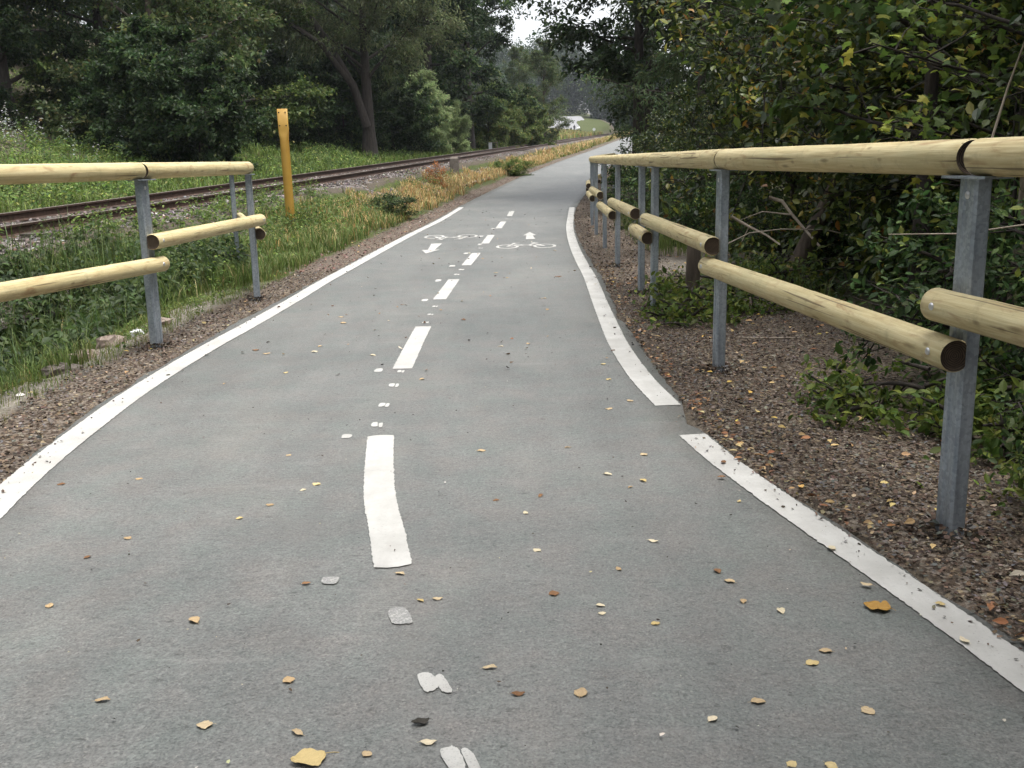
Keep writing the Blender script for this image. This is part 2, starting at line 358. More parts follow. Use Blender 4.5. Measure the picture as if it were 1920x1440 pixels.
grn = np.where((dl > .5) | (dr > .8), 1, 0)*(1-.85*sstep(6.5, 9.5, -rc)*(1-sstep(90, 120, y)))*np.where(rc > 2, 1, np.where(rc < -2.2, 1, 0))*np.where(dr > 0, .45, 1)
A = Acc().add(V, [F], np.stack([np.clip(red, 0, 1), grn, grey], 1), 0, True)
tag(A.build('ground', SOIL), kind='structure')
# asphalt path, a sheet with a thin broken edge
ys = seg((-8, 16, .1), (16, 60, .4), (60, 180, 2)); n = len(ys)
jl = .018*(vnoise(ys, ys*0, .22, 8)-.5)*2+.012*(vnoise(ys, ys*0, .09, 9)-.5)*2; jr = .02*(vnoise(ys, ys*0, .25, 10)-.5)*2+.012*(vnoise(ys, ys*0, .08, 11)-.5)*2
jr = jr-.05*np.exp(-((ys-4.72)/.16)**2)
us = np.linspace(0, 1, 25)
X = (xl(ys)-jl)[:, None]*(1-us)+(xr(ys)+jr)[:, None]*us; Z = zp(ys)[:, None]+0*us+.004*(vnoise(X, ys[:, None]+0*X, .8, 2)-.5)
Z[:, 0] -= .03; Z[:, -1] -= .03; X[:, 1] = X[:, 0]+.012; X[:, -2] = X[:, -1]-.012
V = np.stack([X, np.broadcast_to(ys[:, None], X.shape), Z], -1).reshape(-1, 3); nx = len(us)
i = (np.arange(n-1)[:, None]*nx+np.arange(nx-1)[None]).ravel()
path = tag(Acc().add(V, [np.stack([i, i+1, i+nx+1, i+nx], 1)], None, 0, True).build('asphalt_path', ASPH), kind='structure')
ZP = .0036
def stripe(name, pts, width, mat=PAINT, label=None, round_=0, z=ZP, jag=.0017):
    """a painted strip following a polyline on the path"""
    p = np.array(pts, float); d = np.r_[0, np.cumsum(np.linalg.norm(np.diff(p, axis=0), axis=1))]
    m = max(3, int(d[-1]/.013)); s_ = np.linspace(0, d[-1], m)
    if len(p) > 3:
        fx, fy = curve(np.c_[d, p[:, 0]]), curve(np.c_[d, p[:, 1]]); q = np.c_[fx(s_), fy(s_)]
    else: q = np.c_[np.interp(s_, d, p[:, 0]), np.interp(s_, d, p[:, 1])]
    t = np.gradient(q, axis=0); t /= np.linalg.norm(t, axis=1)[:, None]; nn = np.c_[t[:, 1], -t[:, 0]]
    hw = np.full(m, width/2)
    if round_:
        e_ = np.minimum(s_, d[-1]-s_); hw *= np.sqrt(np.clip(1-(1-np.clip(e_/round_, 0, 1))**2, .06, 1))
    r = np.random.default_rng(int(abs(p[0, 0]*1e3+p[0, 1]*1e4)) % 99991)
    a_ = q-nn*(hw+jag*r.normal(size=m))[:, None]; b_ = q+nn*(hw+jag*r.normal(size=m))[:, None]
    us_ = np.linspace(0, 1, 4)
    G = a_[:, None]*(1-us_)[None, :, None]+b_[:, None]*us_[None, :, None]
    Zs = np.broadcast_to((zp(G[..., 1])+z)[..., None], G.shape[:2]+(1,))
    V = np.concatenate([G, Zs], -1).reshape(-1, 3); i = (np.arange(m-1)[:, None]*4+np.arange(3)[None]).ravel()
    o = Acc().add(V, [np.stack([i, i+1, i+5, i+4], 1)]).build(name, mat, path)
    return tag(o, label) if label else o
yy = np.array([-6, -3, -1, .5, 2, 3, 3.76, 4.35, 4.9, 5.5, 6.2, 7, 8.1, 9.4, 10.9, 12.6, 14.4, 16.5, 18.55])
xx = np.array([-.12, -.6, -1.0, -1.3, -1.66, -1.86, -1.995, -2.065, -2.105, -2.14, -2.15, -2.138, -2.092, -2.05, -2.02, -1.955, -1.886, -1.80, -1.705])
stripe('edge_line', np.c_[xx, yy], .142, label='white line along the left edge of the path')
stripe('edge_line', [(-1.70, 18.62), (-1.50, 22), (-1.36, 24.7), (-1.238, 27.1)], .135, label='far short piece of the left white line')
stripe('edge_line', [(.80, 5.06), (.757, 5.63), (.738, 6.3), (.737, 6.92), (.76, 7.8), (.79, 8.77), (.83, 9.9), (.86, 10.8), (.888, 12.4), (.925, 14.0), (1.01, 16.4), (1.135, 19), (1.33, 22), (1.62, 26.1)], .135, label='white line along the right edge beyond the gap')
stripe('edge_line', [(.822, 4.49), (.875, 4.1), (.932, 3.779), (1.033, 3.279), (1.127, 2.839), (1.204, 2.443), (1.262, 2.1), (1.42, 1.2), (1.6, .3), (2.0, -2)], .125, label='white line along the near right edge')
for k, pts in enumerate([[(-.387, 3.0), (-.44, 3.3), (-.507, 3.65), (-.572, 4.14), (-.62, 4.592)], [(-.678, 6.15), (-.68, 7.0), (-.678, 7.78)], [(-.656, 9.34), (-.603, 10.96)], [(-.53, 12.43), (-.454, 14.12)], [(-.37, 15.71), (-.303, 17.5)], [(-.194, 19.2), (-.107, 21.32)], [(.02, 23.17), (.09, 25.1)]]):
    o = stripe('lane_dash', pts, .122, round_=.014 if k == 0 else 0)
    if k == 0: o['label'] = 'nearest dash, long and slightly curved'
def blob(name, cx, cy, rx, ry, mat, rot=0, n=14, seed=1, dz=0):
    n = 44; r = np.random.default_rng(seed); th = np.arange(n)*2*PI/n; rr = 1+.05*np.sin(2*th+seed)+.06*np.sin(3*th+2*seed)+.03*r.normal(size=n)
    px = rx*np.sign(np.cos(th))*np.abs(np.cos(th))**.66*rr; py = ry*np.sign(np.sin(th))*np.abs(np.sin(th))**.62*rr
    X = cx+px*math.cos(rot)-py*math.sin(rot); Y = cy+px*math.sin(rot)+py*math.cos(rot)
    return Acc().add(np.c_[X, Y, zp(Y)+ZP-.0008+dz], [np.arange(n)]).build(name, mat, path)
sd_ = 0
for (cx, cy, s_, rot, m) in [(-.21, 2.27, 1, .33, PAINTW), (-.13, 1.94, 1, .3, PAINTW), (-.665, 4.79, .8, .1, PAINT), (-.68, 5.2, .8, 0, PAINT), (-.68, 5.68, .8, 0, PAINT), (-.68, 6.07, .6, 0, PAINT), (-.68, 7.99, .7, -.05, PAINTW), (-.672, 8.41, .7, -.05, PAINTW), (-.667, 8.89, .7, -.05, PAINTW), (-.6, 11.44, .8, -.05, PAINTW), (-.57, 11.95, .9, -.05, PAINTW), (-.42, 14.9, .9, -.05, PAINTW), (-.04, 22.2, .9, -.05, PAINTW)]:
    for q in (-1, 1):
        sd_ += 1; blob('paint_dab', cx+(-.0125 if q < 0 else .0262)*s_, cy-q*.006, (.0205 if q < 0 else .0125)*s_, .045*s_*(1+.04*cy), m, rot, 12, sd_, .0003 if q > 0 else 0)
for (cx, cy, rx, ry, m, rot) in [(-.33, 2.65, .028, .06, PAINTF, .3), (-.57, 2.91, .026, .028, PAINTF, 0), (-.78, 4.59, .024, .035, PAINT, 0), (-.82, 6.12, .026, .05, PAINT, 0), (-.79, 9.32, .03, .07, PAINT, 0), (-.77, 10.89, .03, .1, PAINT, 0), (-.70, 12.4, .035, .1, PAINT, 0), (-.60, 14.1, .03, .1, PAINT, 0), (-.45, 15.6, .03, .1, PAINT, 0), (-.3, 19.2, .04, .1, PAINT, 0), (-.47, 17.3, .04, .12, PAINTW, 0)]:
    sd_ += 1; blob('paint_dab', cx, cy, rx, ry, m, rot, 14, sd_)
def bicycle(flip, x0, x1, y0, y1, label):
    def T(u, v):
        u, v = (1-u, 1-v) if flip else (u, v); return (x0+(x1-x0)*u, y0+(y1-y0)*v)
    A = Acc(); W, Hh = x1-x0, y1-y0
    def line(p, w=.034, wy=None):
        w = w*1.45; P = np.array([T(*q) for q in p]); t = np.gradient(P, axis=0); t /= np.linalg.norm(t, axis=1)[:, None]+1e-9
        nn = np.c_[t[:, 1], -t[:, 0]]*np.array([w*.5, (wy or w*2.0)*.5]); a_, b_ = P-nn, P+nn; m = len(P)
        dz = ZP+.0002*line.k; line.k += 1
        Z = lambda q: np.c_[q, zp(q[:, 1])+dz]; i = np.arange(m-1)
        A.add(np.vstack([Z(a_), Z(b_)]), [np.stack([i, i+m, i+m+1, i+1], 1)])
    line.k = 0
    th = np.linspace(0, 2*PI, 41)
    for cx in (.185, .815): line([(cx+.17*math.cos(t), .34+.31*math.sin(t)) for t in th], .03)
    line([(.185, .34), (.25, .66), (.31, .95), (.40, .95)], .026)
    line([(.28, .84), (.36, .66), (.47, .54), (.56, .52)], .028); line([(.20, .36), (.33, .42), (.45, .5)], .026)
    line([(.56, .52), (.62, .75), (.66, .95), (.73, .95)], .026); line([(.60, .95), (.71, .97)], .03)
    line([(.56, .52), (.69, .46), (.815, .34)], .028); line([(.64, .84), (.72, .6), (.79, .38)], .026); line([(.56, .5), (.6, .4)], .03)
    return tag(A.build('bicycle_symbol', PAINT, path), label)
bicycle(False, -.188, .688, 14.72, 15.72, 'upright white bicycle in the right lane')
bicycle(True, -1.432, -.537, 16.6, 17.75, 'upside-down white bicycle in the left lane')
def arrow(pts, label):
    p = np.array(pts, float); V = np.c_[p, zp(p[:, 1])+ZP]
    return tag(Acc().add(V, [np.array((0, 1, 2)), np.array((3, 4, 5, 6))]).build('direction_arrow', PAINT, path), label)
arrow([(.236, 17.25), (.366, 18.05), (.468, 17.25), (.27, 16.4), (.425, 16.4), (.405, 17.25), (.295, 17.25)], 'arrow pointing away in the right lane')
arrow([(-1.0, 14.78), (-1.165, 14.2), (-1.27, 14.78), (-1.045, 15.9), (-1.21, 15.9), (-1.18, 14.78), (-1.08, 14.78)], 'arrow pointing back in the left lane')
# far road beyond the field
rp = np.array([(-20, 214), (-4, 228), (8.5, 241), (13.2, 259), (14.8, 285), (15.8, 305), (20, 330)]); dd = np.r_[0, np.cumsum(np.linalg.norm(np.diff(rp, axis=0), axis=1))]
fx, fy = curve(np.c_[dd, rp[:, 0]]), curve(np.c_[dd, rp[:, 1]]); s_ = np.linspace(0, dd[-1], 60); q = np.c_[fx(s_), fy(s_)]
t = np.gradient(q, axis=0); t /= np.linalg.norm(t, axis=1)[:, None]; nn = np.c_[t[:, 1], -t[:, 0]]*3.5
us = np.array([-1.5, -1, -.5, 0, .5, 1, 1.5]); G = q[:, None]+nn[:, None]*us[None, :, None]
Zc = np.max(H(G[:, 1:6, 0], G[:, 1:6, 1]), axis=1)+.1
V = np.concatenate([G, (Zc[:, None]+np.array([-1.6, 0, .02, .04, .02, 0, -1.6]))[..., None]], -1).reshape(-1, 3); i = (np.arange(59)[:, None]*7+np.arange(6)[None]).ravel()
tag(Acc().add(V, [np.stack([i, i+1, i+8, i+7], 1)], None, 0, True).build('road', ROADM), kind='structure')

# ------------------------------------------------------------------ railway
ys = seg((4, 40, .35), (40, 300, 2)); us = np.array([-2.7, -2.2, -1.75, -1.2, -.72, 0, .72, 1.2, 1.75, 2.1, 2.5, 2.9])
prof = np.array([-.36, -.24, -.04, .015, 0, 0, 0, .015, -.05, -.2, -.34, -.5])
X = xc(ys)[:, None]+us[None]; Yb = np.broadcast_to(ys[:, None], X.shape); Z = zr(ys)[:, None]-.165+prof[None]+.05*(vnoise(X, Yb, .33, 21)-.5)
V = np.stack([X, Yb, Z], -1).reshape(-1, 3); nx = len(us); i = (np.arange(len(ys)-1)[:, None]*nx+np.arange(nx-1)[None]).ravel()
tag(Acc().add(V, [np.stack([i, i+1, i+nx+1, i+nx], 1)], None, 0, True).build('ballast', BALL), kind='structure')
tdir = Vector((.1368, 1, .0272)).normalized(); tside = Vector((1, -.1368, 0)).normalized(); tup = tside.cross(tdir)
TM = np.array(Matrix((tside, tdir, tup)).transposed())
track = tag(empty('railway_track', (float(xc(20)), 20, float(zr(20)))), 'single rusty railway track running through the grass on the left', 'railway track')
rail_prof = [(-.07, -.155), (.07, -.155), (.07, -.14), (.015, -.12), (.012, -.04), (.034, -.032), (.036, -.004), (.03, 0), (-.03, 0), (-.036, -.004), (-.034, -.032), (-.012, -.04), (-.015, -.12), (-.07, -.14)]
for sx in (-.7175-.036, .7175+.036):
    p = np.array(rail_prof); V = []
    for s_ in (-15, 230):
        V.append(np.c_[p[:, 0]+sx, np.full(len(p), s_), p[:, 1]]@TM.T)
    m = len(p); i = np.arange(m); k = (i+1) % m; V = np.vstack(V)
    A = Acc().add(V, []); fs = np.stack([i, k, k+m, i+m], 1)
    A.f.append((np.delete(fs, [6, 7, 8], 0), 0, False)); A.f.append((fs[6:9], 1, False)); A.f.append((np.arange(m)[None], 0, False))
    A.build('rail', [RUST, RAILTOP], track)
A = Acc(); r = np.random.default_rng(3)
me = Acc().box((0, 0, 0), (2.45, .24, .14)).mesh('sleeper', SLEEP)
for k in range(96):
    o = link(D.objects.new('sleeper', me), track); s_ = -13+k*.64
    p = tside*r.normal(0, .02)+tdir*s_+tup*(-.21+r.normal(0, .008)); o.location = p
    o.rotation_mode = 'QUATERNION'; o.rotation_quaternion = Matrix((tside, tdir, tup)).transposed().to_quaternion()
# ------------------------------------------------------------------ rails on steel posts
def bolt_mesh(name='bolt', R=.013):
    A = Acc(); V = []
    for k in range(4):
        for j in range(10): a_ = j*PI/5; c_ = math.cos(k*PI/7); V.append((R*c_*math.cos(a_), R*.55*math.sin(k*PI/7), R*c_*math.sin(a_)))
    F = [(k*10+j, k*10+(j+1) % 10, (k+1)*10+(j+1) % 10, (k+1)*10+j) for k in range(3) for j in range(10)]
    A.add(V, [np.array(F), np.arange(30, 40)], None, 0, True); return A.mesh(name, BOLT)
BM = bolt_mesh()
t_, aw, bw = .0045, .05, .0275     # C section: web 100 wide faces the path (+y), flanges 55, lips at the back
o_ = [(-aw+.022, -bw), (-aw+.006, -bw), (-aw, -bw+.006), (-aw, bw-.009), (-aw+.009, bw), (-.018, bw), (-.012, bw-.005), (.012, bw-.005), (.018, bw), (aw-.009, bw), (aw, bw-.009), (aw, -bw+.006), (aw-.006, -bw), (aw-.022, -bw)]
i_ = [(aw-.022, -bw+t_), (aw-.008, -bw+t_), (aw-t_, -bw+.008), (aw-t_, bw-.011), (aw-.011, bw-t_), (.018, bw-t_), (.012, bw-.005-t_), (-.012, bw-.005-t_), (-.018, bw-t_), (-aw+.011, bw-t_), (-aw+t_, bw-.011), (-aw+t_, -bw+.008), (-aw+.008, -bw+t_), (-aw+.022, -bw+t_)]
PH = 1.165
def post_mesh():
    A = Acc(); po, pi_ = np.array(o_), np.array(i_)[::-1]; m = len(po)
    V = np.vstack([np.c_[q, np.full(m, z)] for z in (-.35, PH) for q in (po, pi_)])
    i = np.arange(m-1); F = [np.stack([i+1, i, i+2*m, i+2*m+1], 1), np.stack([i+m, i+m+1, i+3*m+1, i+3*m], 1), np.stack([i+2*m, i+3*m, i+3*m+1, i+2*m+1], 1)]
    F += [np.array([(0, m, 3*m, 2*m), (m-1, 3*m-1, 4*m-1, 2*m-1)])]
    return A.add(V, F).mesh('post', GALV)
POSTM = post_mesh()
FLM = Acc().extrude([(-.125, -.045), (-.115, -.052), (.115, -.052), (.125, -.045), (.125, .045), (.115, .052), (-.115, .052), (-.125, .045)], 0, .008).mesh('flange_plate', GALV)
def log_mesh(L, flat, seed, R=.0575):
    if flat: R = .054
    """log along local x; flat: shaved on the -y side where it meets the posts"""
    r = np.random.default_rng(abs(seed)); n = 26; th = np.arange(n)*2*PI/n
    cy, cz = np.cos(th)*R, np.sin(th)*R
    if flat: cy = np.maximum(cy, -.036)
    xs = np.r_[0, .006, np.linspace(.05, L-.05, max(4, int(L/.12))), L-.006, L]; m = len(xs)
    k = np.ones(m); k[0] = k[-1] = .93; w_ = 1+.012*np.sin(xs*2.3+seed)+.006*r.normal(size=m)
    V = np.stack([np.repeat(xs[:, None], n, 1), np.where(flat and True, cy[None]*np.where(cy < -.0359, 1, 1)[None]*((k*w_)[:, None]), cy[None]*(k*w_)[:, None]), cz[None]*(k*w_)[:, None]], -1).reshape(-1, 3)
    i = np.arange(m-1)[:, None]*n; j = np.arange(n)[None]; q = (j+1) % n
    A = Acc().add(V, [np.stack([i+j, i+q, i+n+q, i+n+j], -1).reshape(-1, 4)[:, ::-1]], None, 0, True)
    # end grain: rim and slightly sunk heart
    for e_, xx_, sg in ((0, .0, 1), (m-1, L, -1)):
        ring = np.arange(n)+e_*n; base = A.n
        A.add(np.c_[np.full(n, xx_+sg*.006), cy*.72, cz*.72], []); inner = np.arange(n)+base
        fs = np.stack([ring, ring[(np.arange(n)+1) % n], inner[(np.arange(n)+1) % n], inner], 1)
        A.f.append((fs[:, ::-1] if e_ == 0 else fs, 1, False)); A.f.append((inner[None] if e_ == 0 else inner[None, ::-1], 1, False))
    return A.mesh('log', [TIMB, ENDG])
def railing(label, cat, posts, spans, side, name='guard_railing'):
    """posts: (x, y); spans: lower-rail height for each gap (None for none); side +1: path lies on the +x side"""
    P = [Vector((x, y, float(zp(y)))) for x, y in posts]
    root = tag(empty(name, P[len(P)//2]), label, cat); o0 = root.location.copy()
    def put(o, M, parent=root): o.matrix_local = M; return o
    for k, p in enumerate(P):
        d = (P[min(k+1, len(P)-1)]-P[max(k-1, 0)]); d.z = 0; d.normalize()
        if side > 0: d = -d
        yv = Vector((-d.y, d.x, 0)); Mx = Matrix((d, yv, Vector((0, 0, 1)))).transposed().to_4x4(); Mx.translation = p-o0
        po = put(link(D.objects.new('post', POSTM), root), Mx)
        fl = link(D.objects.new('flange_plate', FLM), po); fl.location = (0, 0, PH+.0005)
        b = link(D.objects.new('bolt', BM), po); b.location = (.0, bw-.004, PH-.05)
    for k in range(len(P)-1):
        a_, b_ = P[k].copy(), P[k+1].copy(); d = (b_-a_); L0 = d.length; d.normalize()
        if side > 0: a_, b_ = b_, a_; d = -d
        yv = Vector((-d.y, d.x, 0)).normalized(); zv = d.cross(yv)
        Mx = Matrix((d, yv, zv)).transposed().to_4x4()
        e0 = .1 if k == 0 and side > 0 else 0; ext0 = .06 if (k == len(P)-2 and side > 0) else (-.03 if side < 0 and k == 1 else -.01); ext1 = .06 if (k == 0 and side > 0) or (k == len(P)-2 and side < 0) else -.012
        L = L0+ext0+ext1
        o = link(D.objects.new('handrail', log_mesh(L, False, 11*k+3+int(side*5))), root)
        M2 = Mx.copy(); M2.translation = a_+zv*(PH+.008+.056)-d*ext0-o0; put(o, M2)
        if spans[k] is not None:
            e1, e2 = (.07, .02) if side > 0 and k == 2 else (.075, .075)
            L = L0+e1+e2; o = link(D.objects.new('lower_rail', log_mesh(L, True, 17*k+5+int(side*5))), root)
            M2 = Mx.copy(); M2.translation = a_+zv*spans[k]+yv*(bw+.037)-d*e1-o0; put(o, M2)
            for s_ in (e1, L-e2):
                b = link(D.objects.new('bolt', BM), o); b.location = (s_, .0535, 0.004)
    return root
railing('long timber guard railing on galvanised posts curving along the right edge', 'railing',
        [(1.72, .72), (1.453, 3.2), (1.231, 5.906), (1.206, 8.45), (1.233, 9.495), (1.271, 11.933), (1.362, 14.504), (1.465, 17.12), (1.60, 19.6), (1.79, 22.1), (2.07, 24.55), (2.47, 27), (3.02, 29.4)],
        [.765, .62, .745, .6, .745, .6, .74, .6, .74, .6, .74, .6], -1)
railing('short timber guard railing on galvanised posts above the ditch at left', 'railing',
        [(-3.16, 4.62), (-2.513, 7.095), (-2.398, 9.574), (-3.44, 12.9)], [.59, .75, .62], 1)

# ------------------------------------------------------------------ foliage templates
DIAM = (np.array([(0, 0, 0), (-.27, .42, .06), (0, 1, -.06), (.27, .42, .06)]), [(0, 2, 1), (0, 3, 2)])
LEAF = (np.array([(0, 0, 0), (-.22, .22, .05), (0, .25, 0), (.22, .22, .05), (-.27, .55, .06), (0, .58, -.01), (.27, .55, .06), (-.12, .85, .0), (0, .86, -.05), (.12, .85, 0), (0, 1.05, -.13)]),
        [(0, 2, 1), (0, 3, 2), (1, 2, 5, 4), (2, 3, 6, 5), (4, 5, 8, 7), (5, 6, 9, 8), (7, 8, 10), (8, 9, 10)])
_m = [(0, 0), (.18, .06), (.42, .02), (.36, .22), (.56, .42), (.34, .46), (.30, .56), (.16, .60), (.15, .8), (0, 1.05)]
_o = _m+[(-a_, b_) for a_, b_ in _m[-2:0:-1]]
MAPLE = (np.array([(0, .36, .04)]+[(a_, b_, -.10*a_*a_*4+.02-.06*b_) for a_, b_ in _o]), [(0, k+1, (k+1) % len(_o)+1) for k in range(len(_o))])
BLADE = (np.array([(-.5, 0, 0), (.5, 0, 0), (.42, .06, .4), (-.42, .06, .4), (-.3, .22, .75), (.3, .22, .75), (0, .5, 1.0)]), [(0, 1, 2, 3), (3, 2, 5, 4), (4, 5, 6)])
NEED = (np.array([(-.05, 0, 0), (.05, 0, 0), (.04, .6, .02), (-.04, .6, .02), (0, 1, -.05)]), [(0, 1, 2, 3), (3, 2, 4)])
def frames(dirs, nor):
    y = dirs/(np.linalg.norm(dirs, axis=1)[:, None]+1e-9); x = np.cross(y, nor); x /= np.linalg.norm(x, axis=1)[:, None]+1e-9
    return np.stack([x, y, np.cross(x, y)], -1)
def palette(r, n, cols, wts, var=.18):
    c = np.array(cols)[r.choice(len(cols), n, p=np.array(wts)/sum(wts))]
    return np.clip(c*np.exp(var*r.normal(size=(n, 1)))*np.exp(.06*r.normal(size=(n, 3))), 0, 1)
GREEN = ([(0.0372, 0.065, 0.0161), (0.0588, 0.0929, 0.0223), (0.0898, 0.1238, 0.0298), (0.1424, 0.161, 0.0433)], [3, 4, 3, 1.2])
DARKG = ([(0.0181, 0.0375, 0.0133), (0.0291, 0.0533, 0.0181), (0.0472, 0.0738, 0.0242), (0.0786, 0.0998, 0.0302)], [4, 4, 2.5, .6])
OLIVE = ([(0.0812, 0.1033, 0.0443), (0.1107, 0.1328, 0.059), (0.1476, 0.1661, 0.0775)], [4, 4, 2])
SILV = ([(0.189, 0.252, 0.108), (0.252, 0.315, 0.1485), (0.324, 0.378, 0.198)], [3, 4, 2])
HAZEL = ([(.024, .044, .010), (.048, .075, .015), (.11, .14, .026), (.22, .22, .04), (.34, .24, .04), (.26, .13, .03)], [4, 5, 3.5, 1.6, .45, .25])
LIME = ([(.08, .13, .03), (.12, .17, .035), (.18, .21, .045)], [3, 3, 2])
def grow(seed, H_, r0_, crown0, spread, n1, n2, nl, size, tmpl=DIAM, pal=GREEN, lean=(0, 0), shape=lambda t: math.sin(PI*min(1, .15+.85*t))**.6, droop=.25, upf=.35, stems=((0, 0, 0, 0, 1),), sub=.38, spray=.16, bare=False, elev=(.05, .9), wig=.08, flat=.55):
    """a tree or shrub: tapered stems, limbs, sprays of leaves -> (wood Acc, leaf Acc)"""
    r = np.random.default_rng(seed); W, Lf = Acc(), Acc(); A_, B_, O_ = [], [], []
    for (sx, sy, lx, ly, k) in stems:
        h = H_*k; nseg = 9; zt = np.linspace(0, 1, nseg)
        tx = sx+(lx+lean[0])*h*zt**1.3+np.cumsum(r.normal(0, wig*.25, nseg))*zt; ty = sy+(ly+lean[1])*h*zt**1.3+np.cumsum(r.normal(0, wig*.25, nseg))*zt
        tp = np.c_[tx, ty, -.25+zt*(h*.96+.25)]; W.tube(tp, r0_*k*(1-.93*zt)*(1+.5*np.exp(-zt*14)), 9)
        for i in range(n1):
            t = crown0+(1-crown0)*(i+r.random()*.9)/n1; p0 = np.array([np.interp(t, zt, tp[:, c]) for c in range(3)])
            az = i*2.4+r.normal(0, .5); el = elev[0]+(elev[1]-elev[0])*t+r.normal(0, .15)
            L = spread*k*shape((t-crown0)/(1-crown0+1e-6))*(.7+.5*r.random()); d = np.array([math.cos(az)*math.cos(el), math.sin(az)*math.cos(el), math.sin(el)])
            pts = [p0]; m = 6
            for q in range(m):
                d = d+r.normal(0, wig, 3); d[2] += .05*upf-.04*droop*q/m*2; d /= np.linalg.norm(d); pts.append(pts[-1]+d*L/m)
            pts = np.array(pts); rad = max(.008, r0_*k*(1-t)*.42)+.006; W.tube(pts, np.linspace(rad, .004, m+1), 5, cap=False)
            for j in range(n2):
                u = .22+.78*(j+r.random())/n2; q0 = np.array([np.interp(u*m, np.arange(m+1), pts[:, c]) for c in range(3)])
                dd_ = d*.5+r.normal(0, .55, 3)*np.array([1, 1, flat]); dd_[2] -= droop*.35; dd_ /= np.linalg.norm(dd_)
                l2 = L*sub*(.5+.8*r.random())*(1.15-.5*u); q1 = q0+dd_*l2; qm = (q0+q1)/2+r.normal(0, .04*l2, 3)
                if l2 > .12: W.tube([q0, qm, q1], [min(.012, rad*.5), min(.008, rad*.35), .002], 4, cap=False)
                A_.append(q0*.75+q1*.25); B_.append(q1); O_.append(dd_)
    A_, B_, O_ = map(np.array, (A_, B_, O_)); K = len(A_); n = K*nl
    if not bare:
        idx = np.repeat(np.arange(K), nl); u = r.random(n)**.8; ll = np.linalg.norm(B_-A_, axis=1)[idx]
        P = A_[idx]*(1-u)[:, None]+B_[idx]*u[:, None]+r.normal(0, 1, (n, 3))*(spray*(.4+ll))[:, None]*np.array([1, 1, .7])
        P[:, 2] = np.maximum(P[:, 2], .03+.1*r.random(n))
        d = O_[idx]*.7+r.normal(0, .75, (n, 3)); d[:, 2] -= droop; nor = np.array([0, 0, 1.])+r.normal(0, .5, (n, 3))
        cl = np.exp(.22*r.normal(size=K))[idx]
        col = palette(r, n, *pal)*cl[:, None]
        Lf.scatter(*tmpl, P, frames(d, nor), size*(.65+.6*r.random(n)), np.clip(col, 0, .6))
    return W, Lf
class Plant:
    """one kind: built once, then copied with its parts"""
    def __init__(s, name, cat, wood_mat=BARK, leaf_mat=LEAFM, trunk='trunk', crown='crown', extra=(), **k):
        W, Lf = grow(**k); [W.tube(p_, r_, 8) for p_, r_ in extra]; s.name, s.cat, s.tn, s.cn = name, cat, trunk, crown
        s.w = W.mesh(name+'_'+trunk, wood_mat); s.l = Lf.mesh(name+'_'+crown, leaf_mat) if Lf.v else None
    def put(s, x, y, label, scale=1, rz=0, group=None, z=None, cat=None, name=None):
        r_ = empty(name or s.name, (x, y, float(H(x, y))-.05 if z is None else z), rz); r_.scale = (scale,)*3 if np.isscalar(scale) else scale
        tag(r_, label, cat or s.cat, group); link(D.objects.new(s.tn, s.w), r_)
        if s.l: link(D.objects.new(s.cn, s.l), r_)
        return r_
FAR = dict(tmpl=DIAM)
big1 = Plant('broadleaf_tree', 'tree', BARKD, seed=11, H_=15, r0_=.26, crown0=.03, spread=4.6, n1=32, n2=12, nl=105, size=.21, pal=GREEN)
big2 = Plant('broadleaf_tree', 'tree', BARKD, seed=12, H_=18, r0_=.3, crown0=.03, spread=4.3, n1=36, n2=12, nl=100, size=.21, pal=DARKG, droop=.4)
big3 = Plant('broadleaf_tree', 'tree', BARK, seed=13, H_=13, r0_=.22, crown0=.02, spread=4.0, n1=30, n2=12, nl=100, size=.19, pal=([(.045, .075, .026), (.07, .10, .035), (.10, .12, .045), (.15, .13, .05)], [3, 4, 2, .6]))
willow = Plant('willow_tree', 'tree', BARKD, extra=[([(-.05, -.2, 1.5), (-.5, -.6, 3.2), (-1.5, -1.6, 5.2), (-3.0, -2.8, 7.6), (-4.2, -3.4, 9.6)], [.2, .19, .16, .13, .09]), ([(-.5, -.6, 3.2), (-1.6, -2.2, 4.9), (-3.2, -3.0, 6.0), (-4.6, -3.4, 6.4), (-5.6, -3.6, 6.5)], [.14, .12, .1, .07, .04])], seed=14, H_=13, r0_=.3, crown0=.27, spread=5.6, n1=30, n2=15, nl=120, size=.22, tmpl=(DIAM[0]*np.array([.55, 1, 1]), DIAM[1]), pal=OLIVE, droop=.5, elev=(.35, 1.0))
shrub_dark = Plant('dense_shrub', 'shrub', BARKD, trunk='stems', crown='foliage', seed=15, H_=4.6, r0_=.06, crown0=.04, spread=2.4, n1=14, n2=9, nl=75, size=.17, pal=DARKG, stems=((0, 0, 0, 0, 1), (.5, .3, .15, .1, .8), (-.6, .2, -.2, .05, .85), (.2, -.5, .1, -.2, .7)), elev=(-.1, .8))
shrub_round = Plant('round_shrub', 'shrub', BARKD, trunk='stems', crown='foliage', seed=16, H_=3.5, r0_=.05, crown0=.02, spread=1.7, n1=14, n2=9, nl=90, size=.15, pal=([(.07, .105, .032), (.10, .14, .042), (.15, .18, .055), (.22, .185, .06)], [3, 4, 2, .5]), stems=((0, 0, 0, 0, 1), (.4, .3, .1, .1, .85), (-.4, .2, -.15, .05, .85)), elev=(-.1, 1.0), shape=lambda t: math.sqrt(max(.05, 1-(max(0, t-.1))**2.2)))
